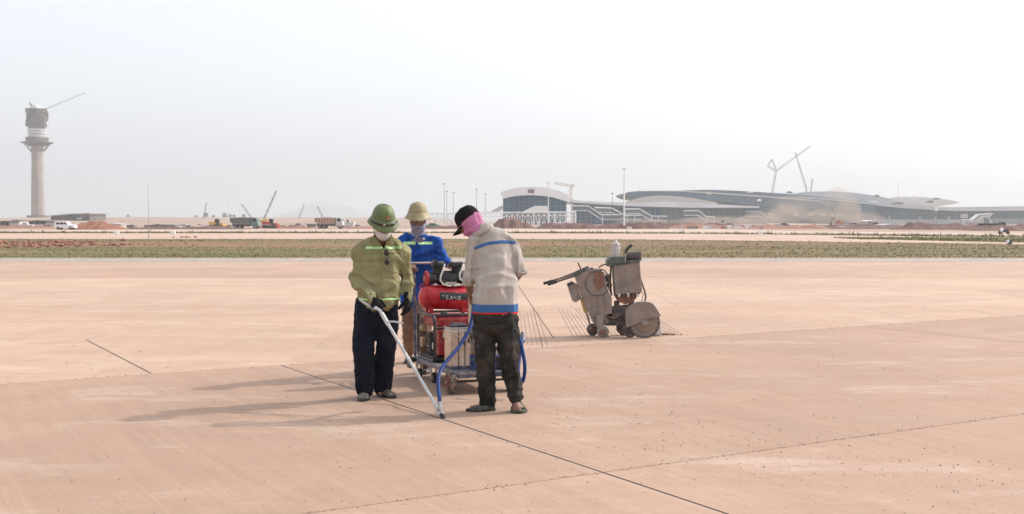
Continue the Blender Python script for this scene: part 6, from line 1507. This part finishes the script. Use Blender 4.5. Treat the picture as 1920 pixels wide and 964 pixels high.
g.ball(P(911, 602, 9.11), (.088, .075, .10), 18); g.ball(P(947, 602, 9.11), (.088, .075, .10), 18)
for h_, k_, a_, w_ in ((HA, KA, AA + Vector((.0, 0, -.005)), (.101, .096, .082, .076, .071)), (HB, KB, AB + Vector((0, 0, .02)), (.101, .094, .079, .074, .064))):
    g.limb([h_, h_.lerp(k_, .5), k_, k_.lerp(a_, .5), a_], list(w_), 22)
jn = skin(g, "jeans", M_JEAN, man3, .008, 3, wrinkle([(.012, (8, 8, 2.4), 2.7), (.011, (4, 4, 12), 6.3), (.006, (6, 6, 22), 9)]), o3)
for (x0, x1) in ((896, 918), (936, 957)): band(jn, [((0, 0, z3(596)), (0, 0, 1)), ((0, 0, z3(618)), (0, 0, -1)), ((x3(x0), 0, 0), (-1, 0, 0)), ((x3(x1), 0, 0), (1, 0, 0)), ((0, .0, 0), (0, 1, 0))], .004, "back_pocket", M_JEAN, jn)
M_SLIP = mat("dark_green_slipper", (.055, .065, .04), .8, scale=25, var=.6)
shoe(man3, (P(929, 770, 9.17).x, 9.16, 0), (P(874, 773, 9.12).x, 9.12, 0), .095, M_SLIP, o3, .05, "slipper", True)
def slip(pts, z0, z1): return MB().prism([(a, b, z0) for a, b in pts], (0, 0, z1))
c_x, c_y = P(973, 777, 9.08).x, 9.08
mb = MB(); n_ = 28; mb.prism([(c_x + .07*math.cos(2*math.pi*k/n_)*1.0, c_y + .02 + .10*math.sin(2*math.pi*k/n_), .0) for k in range(n_)], (0, 0, .024)); s2 = shift(mb, o3).build("slipper", M_SLIP, man3, bevel=.006)
shift(MB().tube([(c_x - .065, c_y + .07, .02), (c_x - .04, c_y + .07, .065), (c_x + .02, c_y + .075, .07), (c_x + .055, c_y + .07, .02)], [(.03, .006)]*4, 8, side=(0, 1, 0)), o3).build("slipper_strap", M_SLIP, s2, True)
# pink hood and cap
g = MB(); Mx = lambda c: M3 @ Vector(c); MR = M3.to_3x3().to_4x4()
g.ball(Mx((0, .018, .005)), (.091, .103, .098), 28, MR); g.ball(Mx((0, -.035, -.062)), (.06, .065, .055), 24, MR); g.ball(Mx((0, .0, -.05)), (.074, .085, .08), 24, MR)
g.limb([Mx((0, .03, -.03)), P(898, 431, 9.37), P(907, 436, 9.34)], [.084, .070, .060], 22)
hood = skin(g, "hood", M_PINK, man3, .006, 2, wrinkle([(.007, (20, 20, 7), 3), (.004, (34, 30, 16), 5)]), o3)
# cut a face opening
bm = bmesh.new(); bm.from_mesh(hood.data); inv = Matrix.Translation(-o3) @ M3; iv = inv.inverted()
kill = [f for f in bm.faces if (lambda c: c.y < -.055 and -.05 < c.z < .06 and abs(c.x) < .066)(iv @ f.calc_center_median())]
bmesh.ops.delete(bm, geom=kill, context='FACES'); bm.to_mesh(hood.data); bm.free(); hood.data.polygons.foreach_set('use_smooth', [True]*len(hood.data.polygons))
Mc = M3 @ Matrix.Translation((0, .008, .022)) @ Matrix.Rotation(R(4), 4, 'X')
capp = [(.001, .108), (.035, .106), (.066, .094), (.088, .070), (.098, .035), (.101, -.012), (.097, -.012), (.092, .035), (.05, .088), (.001, .10)]
cp_ = local(lathe_oval(capp, 40, .96, 1.12, 0, .003), Mc, o3).build("cap", M_CAP, man3, True)
mb = MB(); top = []; bot = []
for i in range(13):
    u_ = -1 + 2*i/12; row = []; x = .082*u_
    for j in range(6):
        v_ = j/5; y0 = -.112*math.sqrt(max(0, 1 - (u_*.86)**2)); L = .095*(1 - .35*u_*u_); zz_ = -.004 - .030*u_*u_ - .012*v_
        row.append((x*(1 - .08*v_), y0 - L*v_ + .01, zz_))
    top.append([mb.bm.verts.new(p) for p in row]); bot.append([mb.bm.verts.new((p[0], p[1], p[2] - .004)) for p in row])
for i in range(12):
    for j in range(5):
        mb.bm.faces.new((top[i][j], top[i+1][j], top[i+1][j+1], top[i][j+1])); mb.bm.faces.new((bot[i][j], bot[i][j+1], bot[i+1][j+1], bot[i+1][j]))
for i in range(12): mb.bm.faces.new((top[i][5], top[i+1][5], bot[i+1][5], bot[i][5])); mb.bm.faces.new((top[i][0], bot[i][0], bot[i+1][0], top[i+1][0]))
for j in range(5): mb.bm.faces.new((top[0][j], top[0][j+1], bot[0][j+1], bot[0][j])); mb.bm.faces.new((top[12][j], bot[12][j], bot[12][j+1], top[12][j+1]))
local(mb, Mc, o3).build("cap_bill", M_CAP, cp_, True)
local(MB().ball((0, 0, .098), (.008, .008, .005), 10), Mc, o3).build("cap_button", M_CAP, cp_, True)
# ================================================================= HAZE
def vol(name, mb, density, col, label, aniso=0.2):
    m = bpy.data.materials.new(name); m.use_nodes = True; nt = m.node_tree
    for n in list(nt.nodes):
        if n.type == 'BSDF_PRINCIPLED': nt.nodes.remove(n)
    pv = nt.nodes.new('ShaderNodeVolumePrincipled'); pv.inputs['Density'].default_value = density
    pv.inputs['Color'].default_value = (*col, 1); pv.inputs['Anisotropy'].default_value = aniso
    nt.links.new(pv.outputs[0], nt.nodes['Material Output'].inputs['Volume'])
    return tag(mb.build(name, m), label, None, None, 'stuff')
mb = MB(); mb.bx(-8500, 8500, -55, 11500, -1.0, 190)
vol("haze", mb, 0.00028, (.985, .988, .995), "pale haze over the whole airfield")
